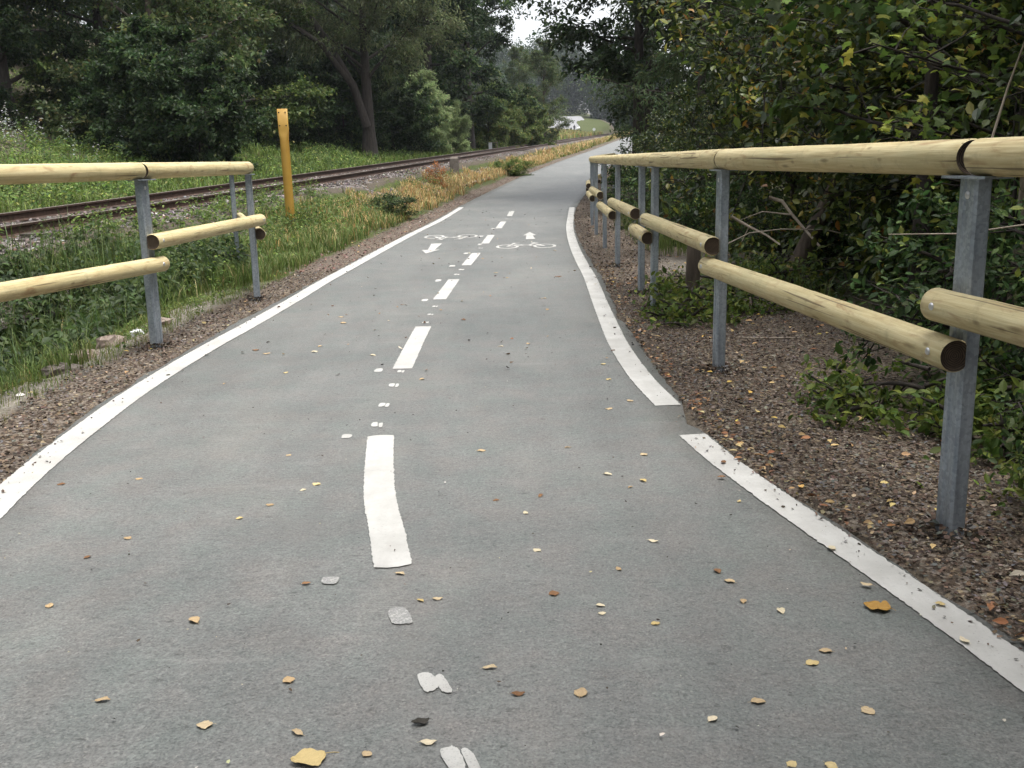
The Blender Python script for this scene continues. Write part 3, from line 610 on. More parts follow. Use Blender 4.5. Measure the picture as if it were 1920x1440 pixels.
shrub_wil = Plant('willow_shrub', 'shrub', BARK, trunk='stems', crown='foliage', seed=17, H_=4.6, r0_=.05, crown0=.03, spread=1.5, n1=16, n2=10, nl=85, size=.18, tmpl=(DIAM[0]*np.array([.5, 1, 1]), DIAM[1]), pal=SILV, stems=((0, 0, 0, 0, 1), (.5, .2, .08, 0, .85), (-.5, 0, -.1, 0, .8), (0, -.4, 0, -.1, .75)), elev=(.2, 1.2), droop=.1)
tall = Plant('tall_tree', 'tree', BARKD, seed=18, H_=22, r0_=.32, crown0=.03, spread=4.1, n1=46, n2=11, nl=85, size=.27, pal=DARKG, droop=.35)
# trees beyond the railway, left to right
TL = 'trees beyond the railway'
big2.put(-21.5, 39, 'very dark broadleaf tree at the far left margin above the bright meadow', 1, 0, TL)
big2.put(-17.6, 37, 'dark drooping broadleaf tree right above the bright meadow at left', .82, 2.2, TL)
big1.put(-15.6, 41, 'mottled green broadleaf tree behind the pale flowering weeds', .95, 1.1, TL)
big3.put(-12.4, 37.5, 'olive broadleaf tree rising over the dense dark shrubs', 1.05, .4, TL)
big1.put(-12.0, 45, 'lighter green broadleaf tree behind the yellow marker post', .95, 3.0, TL)
willow.put(-6.6, 50, 'big willow with dark leaning limbs and grey-olive crown beside the track', 1.05, .0, TL)
tall.put(-4.6, 63, 'tall dark tree between the big willow and the pale willow shrubs', .95, .7, TL)
tall.put(-2.6, 72, 'tall dark tree rising just right of the pale willow shrubs', 1, 2.5, TL)
big2.put(-3.6, 88, 'dark tree standing directly behind the round shrubs', .95, 4.0, TL)
big1.put(-4.6, 107, 'hazy tree on the left side of the sky gap', .95, .9, TL)
big3.put(1.6, 124, 'small hazy tree lowest beside the sky gap', .8, 2.9, TL)
big3.put(3.5, 98, 'tree with bare dark trunk at right end of the round shrubs', .72, 5.2, TL)
GS = 'shrubs along the railway'
shrub_dark.put(-9.7, 32, 'dense dark shrub leaning over the left rail behind the railing', .88, .3, GS)
shrub_dark.put(-11.6, 34, 'dense dark shrub behind the pale flowering weeds', .9, 2.0, GS)
shrub_dark.put(-14.2, 37, 'small dark shrub at the edge of the bright meadow', .7, 4.0, GS)
shrub_dark.put(-10.2, 48.5, 'very dark shrub behind the top of the yellow post', .9, 1.2, GS)
shrub_dark.put(-8.2, 52.5, 'very dark shrub under the big willow crown, left of its trunk', 1.0, 3.3, GS)
shrub_dark.put(-5.6, 55.5, 'dark shrub under the big willow crown, right of its trunk', .85, 5.1, GS)
shrub_wil.put(-6.0, 56.5, 'shorter pale willow shrub with feathery silver-green leaves', .82, 0, GS)
shrub_wil.put(-4.5, 58, 'taller pale willow shrub with feathery silver-green leaves', 1.0, 2.0, GS)
shrub_wil.put(-3.0, 62, 'low olive willow shrub between the pale willows and the round shrubs', .7, 4.4, GS)
shrub_round.put(-1.35, 75, 'rounded shrub with dark hollow front behind the white box', 1.0, 0, GS)
shrub_round.put(.1, 79, 'middle rounded yellowish green shrub in the row by the track', 1.05, 1.7, GS)
shrub_round.put(1.6, 84, 'last rounded shrub in the row, nearest the far road', 1.05, 3.9, GS)
# limbs of the willow that lean out over the shrubs
# woods on the right of the path
hz1 = Plant('hazel_bush', 'bush', BARKD, LEAFG, trunk='stems', crown='foliage', seed=31, H_=5.2, r0_=.035, crown0=.05, spread=1.9, n1=16, n2=10, nl=24, size=.098, tmpl=LEAF, pal=HAZEL, stems=((0, 0, 0, 0, 1), (.3, .2, .14, .1, .9), (-.3, .1, -.16, .02, .95), (.1, -.3, .04, -.2, .8), (-.15, -.2, -.2, -.12, .75)), elev=(-.15, .9), spray=.13, sub=.45)
hz2 = Plant('hazel_bush', 'bush', BARKD, LEAFG, trunk='stems', crown='foliage', seed=32, H_=4.6, r0_=.03, crown0=.03, spread=1.7, n1=15, n2=10, nl=26, size=.088, tmpl=LEAF, pal=([(.022, .042, .012), (.042, .068, .017), (.09, .12, .026), (.19, .19, .04)], [4, 5, 3, 1]), stems=((0, 0, 0, 0, 1), (.3, .2, .15, .1, .9), (-.3, .2, -.16, .1, .85), (.1, -.3, .0, -.2, .8)), elev=(-.2, .8), spray=.13, sub=.45)
low1 = Plant('bramble_bush', 'bush', BARKD, LEAFM, trunk='stems', crown='foliage', seed=33, H_=1.7, r0_=.012, crown0=.02, spread=.9, n1=11, n2=8, nl=17, size=.06, tmpl=LEAF, pal=([(.028, .058, .018), (.048, .088, .026), (.09, .13, .04), (.16, .19, .04)], [4, 4, 2, .7]), stems=((0, 0, 0, 0, 1), (.35, .2, .2, .1, .8), (-.35, .15, -.2, .1, .8), (.1, -.3, .0, -.25, .7), (-.2, -.35, -.2, -.2, .6)), elev=(-.2, .5), spray=.14, sub=.5)
weed = Plant('weed_clump', 'weed', BARKD, LEAFM, trunk='stems', crown='foliage', seed=34, H_=.42, r0_=.005, crown0=.1, spread=.34, n1=7, n2=4, nl=6, size=.055, tmpl=LEAF, pal=([(.06, .10, .022), (.10, .14, .028), (.15, .18, .035)], [3, 4, 2]), stems=((0, 0, 0, 0, 1), (.15, .1, .4, .1, .8), (-.15, .1, -.4, .1, .8), (.1, -.12, .1, -.4, .7), (-.2, -.1, -.3, -.3, .6)), elev=(-.1, .4), spray=.12, sub=.5)
maple = Plant('maple_tree', 'tree', BARKD, LEAFM, seed=35, H_=7, r0_=.085, crown0=.22, spread=2.3, n1=22, n2=9, nl=15, size=.125, tmpl=MAPLE, pal=([(.045, .08, .022), (.07, .11, .028), (.12, .155, .03), (.2, .2, .035)], [4, 4, 2, 1]), elev=(-.1, .7), spray=.15, sub=.45)
dark_oh = Plant('overhanging_tree', 'tree', BARKD, LEAFG, seed=36, H_=13, r0_=.2, crown0=.24, spread=3.6, n1=34, n2=11, nl=75, size=.15, tmpl=LEAF, pal=DARKG, droop=.3, elev=(.0, .8))
feath = Plant('feathery_tree', 'tree', BARKD, LEAFM, seed=37, H_=10, r0_=.14, crown0=.06, spread=2.3, n1=38, n2=11, nl=70, size=.13, tmpl=(DIAM[0]*np.array([.5, 1, 1]), DIAM[1]), pal=([(.05, .08, .035), (.07, .10, .045), (.10, .12, .05)], [4, 4, 1]), droop=.5, elev=(.0, .7))
GR = 'trees and bushes behind the right railing'
dark_oh.put(3.8, 30, 'dark broadleaf tree reaching left over the far end of the path', 1, 0, GR)
dark_oh.put(4.7, 34.5, 'dark broadleaf tree close behind the overhanging one at the far bend', .95, 1.9, GR)
dark_oh.put(7.2, 39, 'dark broadleaf tree behind the far bend of the path', 1.0, 2.4, GR)
dark_oh.put(10.2, 48, 'dark broadleaf tree further along the far bend of the path', 1.0, 4.1, GR)
big2.put(13.6, 58, 'tallest dark tree right of the far bend of the path', 1.0, 1.1, GR)
dark_oh.put(6.6, 27, 'dark broadleaf tree between the feathery tree and the overhanging one', 1.05, 5.5, GR)
hz2.put(4.6, 27.5, 'bush with dense dark leaves at the far end of the right railing', .6, 2, GR)
feath.put(4.3, 23, 'feathery olive tree between the overhanging tree and the hazels', 1, .5, GR)
dark_oh.put(6.8, 19, 'dark broadleaf tree deep behind the hazel bushes', .8, 1.0, GR)
hz2.put(3.2, 21, 'dark leafy bush low behind the middle posts', .5, 4, GR)
low1.put(3.0, 24, 'dense low bush behind the last visible posts', 1.0, 4, GR)
low1.put(2.75, 18.5, 'dense low bush behind the fifth and sixth posts', .9, 2, GR)
low1.put(2.7, 15.6, 'dense low bush on the far side of the grey gravel trail', .8, 1, GR)
low1.put(3.6, 14.9, 'bramble bush right of the grey gravel trail', .9, 5, GR)
low1.put(3.7, 12.2, 'bramble bush behind the straight dead branch', .75, .5, GR)
low1.put(4.4, 11.2, 'bramble bush behind the leaning stump', .9, 2.2, GR)
low1.put(4.4, 7.0, 'bramble bush between the thin maple and the nearest post', .9, 3.2, GR)
low1.put(2.72, 5.25, 'leafy bush in front of the pale peeling trunk', .85, 2.9, GR)
low1.put(3.7, 4.9, 'bramble bush deep at the right margin', 1.0, 1.4, GR)
hz1.put(5.6, 15.5, 'hazel bush above the grey gravel trail, right of the dark leafy bush', .95, 2.6, GR)
dark_oh.put(7.0, 4.5, 'dark broadleaf tree roofing the bushes at the right margin', .9, 2.0, GR)
dark_oh.put(7.4, 10, 'dark broadleaf tree roofing the hazels in the middle of the right wood', .9, 3.4, GR)
dark_oh.put(6.6, 15.5, 'dark broadleaf tree roofing the bushes over the grey gravel trail', .9, 5.0, GR)
hz2.put(3.5, 16.8, 'dark leafy bush above the grey gravel trail', .62, 1, GR)
hz1.put(3.9, 12.6, 'tall hazel bush with yellowing leaves behind the second post', .95, 0, GR)
hz1.put(4.3, 9.6, 'broad hazel bush in the middle of the right wood', 1.0, 1.5, GR)
hz2.put(5.2, 7.6, 'dark hazel bush behind the thin dark trunk', 1.0, 3.0, GR)
maple.put(3.35, 8.3, 'thin dark maple with lobed yellow-green leaves above the railing', .9, .6, GR)
hz2.put(4.3, 5.4, 'hazel bush at the right margin behind the nearest post', .85, 5.0, GR)
hz1.put(6.5, 12, 'hazel bush deepest in the right wood', 1.0, 4.0, GR)
low1.put(3.0, 4.45, 'dark bramble bush right behind the nearest railing post', .75, 0, GR)
low1.put(3.3, 5.9, 'dark bramble bush under the long lower rail', .6, 2, GR)
low1.put(3.6, 8.0, 'bramble bush at the foot of the thin maple', .62, 4, GR)
low1.put(2.3, 3.4, 'bramble bush at the right margin below the railing', .55, 1.0, GR)
low1.put(3.9, 10.2, 'bramble bush beside the leaning stump', .55, 3.0, GR)
GW = 'weeds on the right shoulder'
for (x, y, s_, rz, lb) in [(1.93, 4.72, 1, 0, 'yellow-green weed clump just left of the nearest right post'), (1.66, 4.98, .6, 2, 'small weed clump furthest out on the brown shoulder'), (2.2, 4.35, 1, 4, 'weed clump behind the foot of the nearest right post'), (2.05, 3.55, .8, 1, 'low weed clump right of the nearest post foot'), (1.62, 8.35, 1, .5, 'yellow-green weed clump around the short wooden stake'), (2.0, 8.6, .8, 3, 'weed clump right of the short wooden stake'), (2.6, 9.7, 1.1, 5, 'yellow-green weed clump below the leaning stump'), (2.2, 9.9, .9, 2.6, 'weed clump between the second post and the dead branches'), (1.36, 7.75, .95, 2.0, 'weed clump in front of the short wooden stake'), (1.55, 9.3, .7, 1.1, 'weed clump behind the third right post')]:
    weed.put(x, y, lb, s_, rz, GW, name='weed_clump')
young = Plant('young_maple', 'tree', BARKD, LEAFM, seed=39, H_=3.3, r0_=.02, crown0=.38, spread=1.15, n1=13, n2=7, nl=10, size=.062, tmpl=MAPLE, pal=([(.06, .10, .022), (.10, .15, .03), (.17, .21, .035), (.3, .28, .05)], [4, 4, 2.5, 1]), elev=(-.1, .5), spray=.15, sub=.45, stems=((0, 0, 0, 0, 1), (.1, .15, .1, .1, .8)))
young.put(3.1, 6.3, 'young maple with large lobed yellow-green leaves at upper right', 1, .3, GR)
pale = Plant('pale_trunk_tree', 'tree', BARKL, LEAFM, seed=38, H_=8, r0_=.075, crown0=.5, spread=2.2, n1=12, n2=8, nl=12, size=.10, tmpl=MAPLE, pal=GREEN, elev=(.0, .7), wig=.03)
pale.put(2.93, 5.75, 'tree with peeling pale bark at the right margin', 1, .4, GR)
# trees standing behind the viewer's side of the path, they shade the foreground
GB = 'trees around the near end of the path'
dark_oh.put(3.5, .6, 'broadleaf tree right of the near end of the path', .8, 1, GB)
dark_oh.put(2.9, -3.4, 'broadleaf tree behind the near end of the path', .9, 2, GB)
dark_oh.put(-4.6, -4.0, 'dark broadleaf tree left of the near end of the path', .8, 3, GB)
# ------------------------------------------------------------------ woods that read as one mass
def woods(name, label, cents, nl, size, pal, seed, hide=1):
    r = np.random.default_rng(seed); A = Acc()
    for (x, y, h, rad) in cents:
        g = float(H(x, y)); n = nl; d = r.normal(size=(n, 3)); d /= np.linalg.norm(d, axis=1)[:, None]; rr = (.55+.5*r.random(n)**.6)
        lump = 1+.25*np.sin(d[:, 0]*5+x)*np.sin(d[:, 1]*4+y)*np.sin(d[:, 2]*6+x*2)
        P = d*(rr*lump)[:, None]*np.array([rad, rad, h*.5])+np.array([x, y, g+h*.5]); k = r.normal(size=(n, 3))
        A.scatter(*DIAM, P, frames(k+np.array([0, 0, -.3]), np.array([0, 0, 1.])+.7*r.normal(size=(n, 3))), size*(.6+.7*r.random(n)), palette(r, n, *pal)*math.exp(.15*r.normal()))
        A.tube([(x, y, g-.2), (x+.1, y, g+h*.45), (x, y+.1, g+h*.9)], [.18, .13, .03], 6, (.05, .045, .04))
    return tag(A.build(name, LEAFM), label, 'woods', kind='stuff')
r = np.random.default_rng(5)
L1 = [(-8-44*r.random()-.0*k, 50+48*r.random(), 9+6*r.random(), 3+1.6*r.random()) for k in range(46)]
L1 = [(min(x, float(xc(y))-9), y, h, q) for x, y, h, q in L1]
L1 += [(-40+3.4*k+1.5*r.random(), 50+5*r.random()+(2.0 if k > 7 else 0), 11+4*r.random(), 3.4) for k in range(9)]+[(-.09*y_-4+4.5*r.random()-q*3.5, y_+4*r.random(), .155*y_+5, 4.2) for y_ in (85, 98, 112, 128) for q in range(4)]
L1 += [(-24-14*r.random(), 30+20*r.random(), 10+4*r.random(), 3.5) for k in range(9)]
L1 += [(-17-6*r.random(), -6+3.6*k, 13+3*r.random(), 3.6) for k in range(6)]
woods('left_woodland', 'dark wooded hillside behind the trees on the left', L1, 2600, .40, DARKG, 6)
L2 = [(7.5+16*r.random(), -2+46*r.random(), 6+5*r.random(), 2.6+1.4*r.random()) for k in range(34)]+[(8.5+5*r.random()+.13*y, y, 9, 3.4) for y in range(38, 100, 7)]
L2 += [(-17+4.2*k+1.5*r.random(), -9.5-5*r.random(), 13+3*r.random(), 3.4) for k in range(9)]+[(9+1.5*r.random(), -6+4*k, 12, 3) for k in range(3)]
woods('right_woodland', 'dark woods deep behind the right railing and behind the viewer', L2, 3200, .30, DARKG, 7)
L3 = [(-26+5.0*k+2*r.random(), 345+30*r.random(), 21+6*r.random(), 6) for k in range(15)]+[(23+6*r.random()+.13*(y-200), y, 13+4*r.random(), 4.5) for y in range(190, 330, 8)]+[(-16+5*k+2*r.random(), 262+14*k+8*r.random(), 12+3*r.random(), 5) for k in range(5)]
woods('far_woodland', 'hazy woods beyond the far road', L3, 4800, .95, DARKG, 8)

# ------------------------------------------------------------------ grass, weeds, litter (nobody could count them)
def scatter_pts(r, n, x0, x1, y0, y1, ok, ypow=1.0):
    y = y0+(y1-y0)*r.random(n)**ypow; x = x0+(x1-x0)*r.random(n); k = ok(x, y); x, y = x[k], y[k]
    return x, y
def blades(A, r, x, y, h, wd, col, lean=.5):
    n = len(x); az = r.random(n)*2*PI; R = np.zeros((n, 3, 3)); c, s_ = np.cos(az), np.sin(az)
    R[:, 0, 0] = c; R[:, 1, 0] = s_; R[:, 0, 1] = -s_; R[:, 1, 1] = c; R[:, 2, 2] = 1
    S = np.c_[wd, h*lean*(.4+1.2*r.random(n)), h]
    A.scatter(*BLADE, np.c_[x, y, H(x, y)-.01], R, S, col)
r = np.random.default_rng(41)
dL = lambda x, y: xl(y)-x; dR = lambda x, y: x-xr(y); rC = lambda x, y: x-xc(y)
A = Acc()
def ok(x, y): return (dL(x, y) > .45+.25*vnoise(x, y, .5, 31)) & (rC(x, y) > 1.95+.5*vnoise(x, y, .6, 32)) & ~((y < 10.5) & (dL(x, y) < 1.0) & (vnoise(x, y, .3, 33) < .62))
x, y = scatter_pts(r, 420000, -8, 9, 5, 75, ok, 1.6)
dry = np.clip(sstep(12, 30, y)*(1-sstep(1.2, 2.6, rC(x, y)-1.9))*1.1+.75*sstep(26, 44, y)*vnoise(x, y, 2.6, 35)+.25*vnoise(x, y, 1.2, 34)-.12, 0, 1)
n = len(x); isdry = r.random(n) < dry
col = np.where(isdry[:, None], palette(r, n, [(.36, .22, .085), (.46, .32, .14), (.54, .44, .23), (.32, .21, .10), (.16, .19, .06)], [3, 4, 3, 1, 1.5]), palette(r, n, [(0.068, 0.108, 0.024), (0.100, 0.144, 0.034), (0.144, 0.176, 0.056), (0.224, 0.208, 0.088)], [3, 4, 2, .8]))
hh = (.07+.24*vnoise(x, y, .9, 36)*(.3+r.random(n)))*(1+.1*sstep(14, 24, y))*np.where(isdry, .85, .95)
blades(A, r, x, y, hh, (.005+.00055*y)*(.6+.7*r.random(n)), col, .9)
x, y = scatter_pts(r, 60000, -1, 24, 62, 170, lambda x, y: (dL(x, y) > .7) & (rC(x, y) > 2.2)); n = len(x)
blades(A, r, x, y, .2+.3*r.random(n), .05+.05*r.random(n), palette(r, n, [(.40, .27, .12), (.46, .34, .17), (.20, .22, .08), (.14, .18, .05)], [4, 3, 2, 2]), .9)
tag(A.build('verge_grass', GRASSM), 'green and dry orange grass between the path and the railway', 'grass', kind='stuff')
A = Acc()
def ok(x, y): return (rC(x, y) < -2.2) & (rC(x, y) > -9.5)
x, y = scatter_pts(r, 150000, -30, 2, 9, 100, ok, 1.3)
n = len(x); s_ = -rC(x, y)-2.2
col = palette(r, n, [(0.096, 0.152, 0.032), (0.136, 0.200, 0.044), (0.184, 0.248, 0.056), (0.240, 0.240, 0.104)], [3, 4, 3, .8])
blades(A, r, x, y, (.10+.36*vnoise(x, y, 1.3, 37)**1.5)*(.5+.8*r.random(n)), (.010+.0007*y)*(.6+.7*r.random(n)), col*(.42+.68*vnoise(x, y, 1.9, 71))[:, None], .95)
x, y = scatter_pts(r, 9000, 4, 30, 90, 240, lambda x, y: rC(x, y) < -1.5); n = len(x)
blades(A, r, x, y, .5+.4*r.random(n), .2+.1*r.random(n), palette(r, n, [(.16, .19, .06), (.22, .22, .08), (.32, .22, .09)], [3, 3, 2]))
tag(A.build('meadow_grass', GRASSM), 'tall green grass beyond the railway', 'grass', kind='stuff')
# leafy weeds: stems with pairs of leaves
def leafy(A, r, x, y, h, nl, size, pal, tm=LEAF, spread=.5):
    n = len(x); i = np.repeat(np.arange(n), nl); m = len(i); u = .15+.85*r.random(m); az = r.random(m)*2*PI
    rad = size*spread*(1.2-.6*u); P = np.c_[x[i]+np.cos(az)*rad+.15*h[i]*u*np.sin(i*1.7), y[i]+np.sin(az)*rad+.15*h[i]*u*np.cos(i*2.3), H(x, y)[i]+h[i]*u]
    d = np.c_[np.cos(az), np.sin(az), -.15-.5*r.random(m)]; nor = np.array([0, 0, 1.])+.35*r.normal(size=(m, 3))
    cl = np.exp(.2*r.normal(size=n))[i]
    A.scatter(*tm, P, frames(d, nor), size*(.6+.6*r.random(m)), np.clip(palette(r, m, *pal)*cl[:, None], 0, .6))
A = Acc()
NET = ([(0.0306, 0.0527, 0.0187), (0.0459, 0.0723, 0.0238), (0.0723, 0.102, 0.034)], [3, 4, 2]); WEE = ([(0.0615, 0.1066, 0.0246), (0.0984, 0.1476, 0.0328), (0.1476, 0.1886, 0.0451)], [3, 4, 2])
def ok(x, y): return (dL(x, y) > 1.08+.2*vnoise(x, y, .4, 38)) & (rC(x, y) > 2.0)
x, y = scatter_pts(r, 2600, -6.4, -2.7, 4.0, 13.0, ok); n = len(x)
leafy(A, r, x, y, (.18+.34*r.random(n))*(.6+.6*sstep(1.0, 1.5, dL(x, y)))*(1-.45*sstep(3.2, 1.6, rC(x, y)-.6)), 13, .08, NET)
x, y = scatter_pts(r, 9000, -6.4, -2.7, 4.0, 13.0, lambda x, y: ok(x, y) & (vnoise(x, y, .5, 61) > .5)); n = len(x)
blades(A, r, x, y, (.22+.38*r.random(n))*(.5+.7*sstep(1.0, 1.5, dL(x, y))), .007+.006*r.random(n), palette(r, n, [(.05, .085, .025), (.08, .12, .03), (.12, .155, .05)], [3, 3, 2]), .7)
tag(A.build('ditch_weeds', LEAFM), 'dark nettle-like weeds filling the ditch behind the left railing', 'weeds', kind='stuff')
A = Acc()
def ok(x, y): return (dL(x, y) > .6+.3*vnoise(x, y, .5, 39)) & (rC(x, y) > 2.2) & (vnoise(x, y, 1.1, 40) > .42)
x, y = scatter_pts(r, 4200, -6.5, 3, 9.5, 46, ok, 1.3); n = len(x)
leafy(A, r, x, y, .15+.4*r.random(n), 12, .06, WEE, DIAM)
def ok(x, y): return (rC(x, y) > 1.2) & (rC(x, y) < 3.2) & (vnoise(x, y, .9, 63) > .3)
x, y = scatter_pts(r, 2300, -7.5, -3.2, 11, 22, ok); n = len(x)
leafy(A, r, x, y, .08+.34*r.random(n)**1.6, 12, .06, WEE, LEAF)
def ok(x, y): return (dL(x, y) > .5) & (dL(x, y) < 1.05) & (vnoise(x, y, .3, 43) > .55)
x, y = scatter_pts(r, 1500, -3.6, -2, 4, 12, ok); n = len(x)
leafy(A, r, x, y, .03+.07*r.random(n), 8, .035, WEE, LEAF)
def ok(x, y): return (dL(x, y) > .34+.1*vnoise(x, y, .25, 91)) & (dL(x, y) < 1.15) & (vnoise(x, y, .35, 92) > .38)
x, y = scatter_pts(r, 16000, -3.6, -2, 3.5, 12, ok); n = len(x)
blades(A, r, x, y, .02+.08*r.random(n)**1.5, .003+.003*r.random(n), palette(r, n, [(.09, .135, .03), (.13, .17, .04), (.22, .20, .08)], [3, 3, 2]), 1.0)
tag(A.build('verge_weeds', LEAFM), 'green leafy weeds among the verge grass', 'weeds', kind='stuff')
A = Acc()
def ok(x, y): return (rC(x, y) < -2.3) & (vnoise(x, y, 2.3, 44) > .22)
x, y = scatter_pts(r, 13000, -26, -2, 12, 64, ok, 1.2); n = len(x)
hm = vnoise(x, y, 1.4, 72); leafy(A, r, x, y, (.12+.75*hm**2)*(.5+.7*r.random(n)), 12, .10, ([(0.080, 0.136, 0.032), (0.120, 0.184, 0.044), (0.176, 0.240, 0.056), (0.256, 0.280, 0.080)], [3, 4, 2, .7]), DIAM)
k = r.random(n) < .35; leafy(A, r, x[k], y[k], (.2+.9*hm[k]**2)*(.5+.7*r.random(k.sum())), 14, .09, ([(.035, .07, .022), (.055, .10, .03), (.085, .135, .04)], [3, 3, 2]), DIAM)
x, y = scatter_pts(r, 260, -16.5, -11, 29, 35, lambda x, y: vnoise(x, y, 1.3, 47) > .5); n = len(x)
leafy(A, r, x, y, .7+.5*r.random(n), 10, .09, ([(.42, .44, .42), (.3, .33, .28)], [2, 2]), DIAM)
tag(A.build('meadow_weeds', LEAFM), 'tall leafy weeds with pale flower heads beyond the railway', 'weeds', kind='stuff')
# right side ground cover
A = Acc()
tr = lambda x, y: np.exp(-(((x-1.8)*.55-(y-11.6)*.62)/.75)**2)
def ok(x, y): return (dR(x, y) > 1.0+.9*vnoise(x, y, .8, 45)+.5*(y < 8)) & (tr(x, y) < .35) & ((vnoise(x, y, .7, 46) > .3) | (dR(x, y) > 2.4))
x, y = scatter_pts(r, 3600, 1.2, 6.5, 2.2, 26, ok, 1.2); n = len(x)
leafy(A, r, x, y, .08+.30*r.random(n), 11, .06, ([(.035, .07, .022), (.055, .095, .026), (.10, .14, .032), (.17, .19, .04)], [3, 4, 2, .6]))
x, y = scatter_pts(r, 14000, 1.2, 6, 8.6, 24, lambda x, y: (dR(x, y) > .8) & (tr(x, y) < .5) & (vnoise(x, y, .9, 48) > .45), 1.2); n = len(x)
blades(A, r, x, y, .1+.25*r.random(n), .006+.005*r.random(n), palette(r, n, [(.07, .115, .028), (.11, .155, .036), (.17, .2, .06)], [3, 4, 2]))
tag(A.build('undergrowth', LEAFG), 'low leafy undergrowth below the bushes on the right', 'undergrowth', kind='stuff')
# litter: fragments of leaves and bark on both shoulders
A = Acc()
BR = [(.042, .030, .024), (.095, .066, .047), (.13, .096, .066), (.12, .115, .108), (.19, .165, .135), (.30, .24, .15)]; BW = [3.4, 4, 3.6, 3, 1.8, .4]
FLAKE = (np.array([(-.3, 0, .05), (.22, -.1, -.03), (.34, .5, .06), (.05, 1, .10), (-.36, .6, -.04)]), [(0, 1, 2, 3, 4)])
def flakes(x, y, size, cols=BR, wts=BW, tilt=.35, zo=.006):
    n = len(x); az = r.random(n)*2*PI; d = np.c_[np.cos(az), np.sin(az), .25*r.normal(size=n)]
    onp = (dL(x, y) < 0) & (dR(x, y) < 0)
    z = np.where(onp, zp(y)+.008, H(x, y)+zo+.012*r.random(n))
    A.scatter(*FLAKE, np.c_[x, y, z], frames(d, np.array([0, 0, 1.])+tilt*r.normal(size=(n, 3))), size, palette(r, n, cols, wts, .25))
edge = lambda x, y: .03*(vnoise(x, y, .12, 51)-.6)
x, y = scatter_pts(r, 115000, .8, 3.3, 1.2, 10.5, lambda x, y: (dR(x, y) > edge(x, y)) & (dR(x, y) < 2.6) & (r.random(len(x)) < 1.15-.5*dR(x, y)), 1.25)
flakes(x, y, .008+.014*r.random(len(x))**2)
x, y = scatter_pts(r, 22000, .9, 3.8, 10, 30, lambda x, y: (dR(x, y) > edge(x, y)) & (dR(x, y) < .9), 1.3)
flakes(x, y, .016+.02*r.random(len(x))**2)
x, y = scatter_pts(r, 42000, -3.2, -1, 2.5, 12, lambda x, y: (dL(x, y) > edge(x, y)) & (dL(x, y) < .26+.34*vnoise(x, y, .4, 52)), 1.2)
flakes(x, y, .010+.016*r.random(len(x))**2)
x, y = scatter_pts(r, 40000, -3, 3.5, 12, 50, lambda x, y: (dL(x, y) > edge(x, y)) & (dL(x, y) < .7), 1.2)
flakes(x, y, .018+.022*r.random(len(x))**2, [(.10, .055, .045), (.16, .09, .075), (.2, .14, .12), (.14, .12, .115)], [3, 4, 2, 2])
for px_, py_ in [(1.453, 3.2), (1.231, 5.906), (1.206, 8.45), (1.233, 9.495), (1.271, 11.933), (-2.513, 7.095), (-2.398, 9.574)]:
    a_ = r.random(150)*2*PI; q_ = .045+.11*r.random(150)**1.6; x = px_+q_*np.cos(a_)*.8; y = py_+q_*np.sin(a_)*1.1
    d = np.c_[np.cos(a_), np.sin(a_), .4*r.normal(size=150)]; A.scatter(*FLAKE, np.c_[x, y, H(x, y)+.03*(1-(q_-.045)/.11)+.006], frames(d, np.array([0, 0, 1.])+.5*r.normal(size=(150, 3))), .012+.02*r.random(150), palette(r, 150, BR, BW, .25))
y = 1.4+11*r.random(420)**1.3; x = xr(y)+np.abs(r.normal(0, .07, 420))+.005; k = vnoise(y, y*0, .5, 81) > .4; x, y = x[k], y[k]; n = len(x); az = r.random(n)*2*PI
A.scatter(*LEAF, np.c_[x, y, H(x, y)+.018], frames(np.c_[np.cos(az), np.sin(az), 0*az], np.array([0, 0, 1.])+.3*r.normal(size=(n, 3))), .018+.022*r.random(n), palette(r, n, [(.36, .25, .12), (.45, .33, .17), (.24, .12, .06), (.15, .08, .045)], [2, 2, 3, 3]))
# whole leaves among the litter
TAN = [(.36, .25, .12), (.45, .33, .15), (.28, .15, .07), (.50, .36, .10), (.3, .26, .2)]
x, y = scatter_pts(r, 420, .9, 3.5, 1.5, 12, lambda x, y: (dR(x, y) > .05) & (dR(x, y) < 2.5), 1.2); n = len(x)
az = r.random(n)*2*PI; A.scatter(*LEAF, np.c_[x, y, H(x, y)+.02], frames(np.c_[np.cos(az), np.sin(az), 0*az], np.array([0, 0, 1.])+.35*r.normal(size=(n, 3))), .03+.025*r.random(n), palette(r, n, TAN, [3, 3, 3, 2, 1]))
x, y = scatter_pts(r, 160, -3.2, -1, 4, 30, lambda x, y: (dL(x, y) > .05) & (dL(x, y) < .9), 1.2); n = len(x)
az = r.random(n)*2*PI; A.scatter(*LEAF, np.c_[x, y, H(x, y)+.015], frames(np.c_[np.cos(az), np.sin(az), 0*az], np.array([0, 0, 1.])+.35*r.normal(size=(n, 3))), .03+.03*r.random(n), palette(r, n, TAN+[(.6, .55, .45)], [3, 3, 3, 2, 1, 1]))
x, y = scatter_pts(r, 90, 1.9, 4, 10.5, 14.5, lambda x, y: tr(x, y) > .4); n = len(x)
az = r.random(n)*2*PI; A.scatter(*LEAF, np.c_[x, y, H(x, y)+.02], frames(np.c_[np.cos(az), np.sin(az), 0*az], np.array([0, 0, 1.])+.35*r.normal(size=(n, 3))), .05+.04*r.random(n), palette(r, n, [(.42, .17, .06), (.5, .3, .15), (.4, .22, .1)], [3, 2, 2]))
tag(A.build('leaf_litter', CHIPM), 'brown leaf and bark litter on the shoulders of the path', 'litter', kind='stuff')
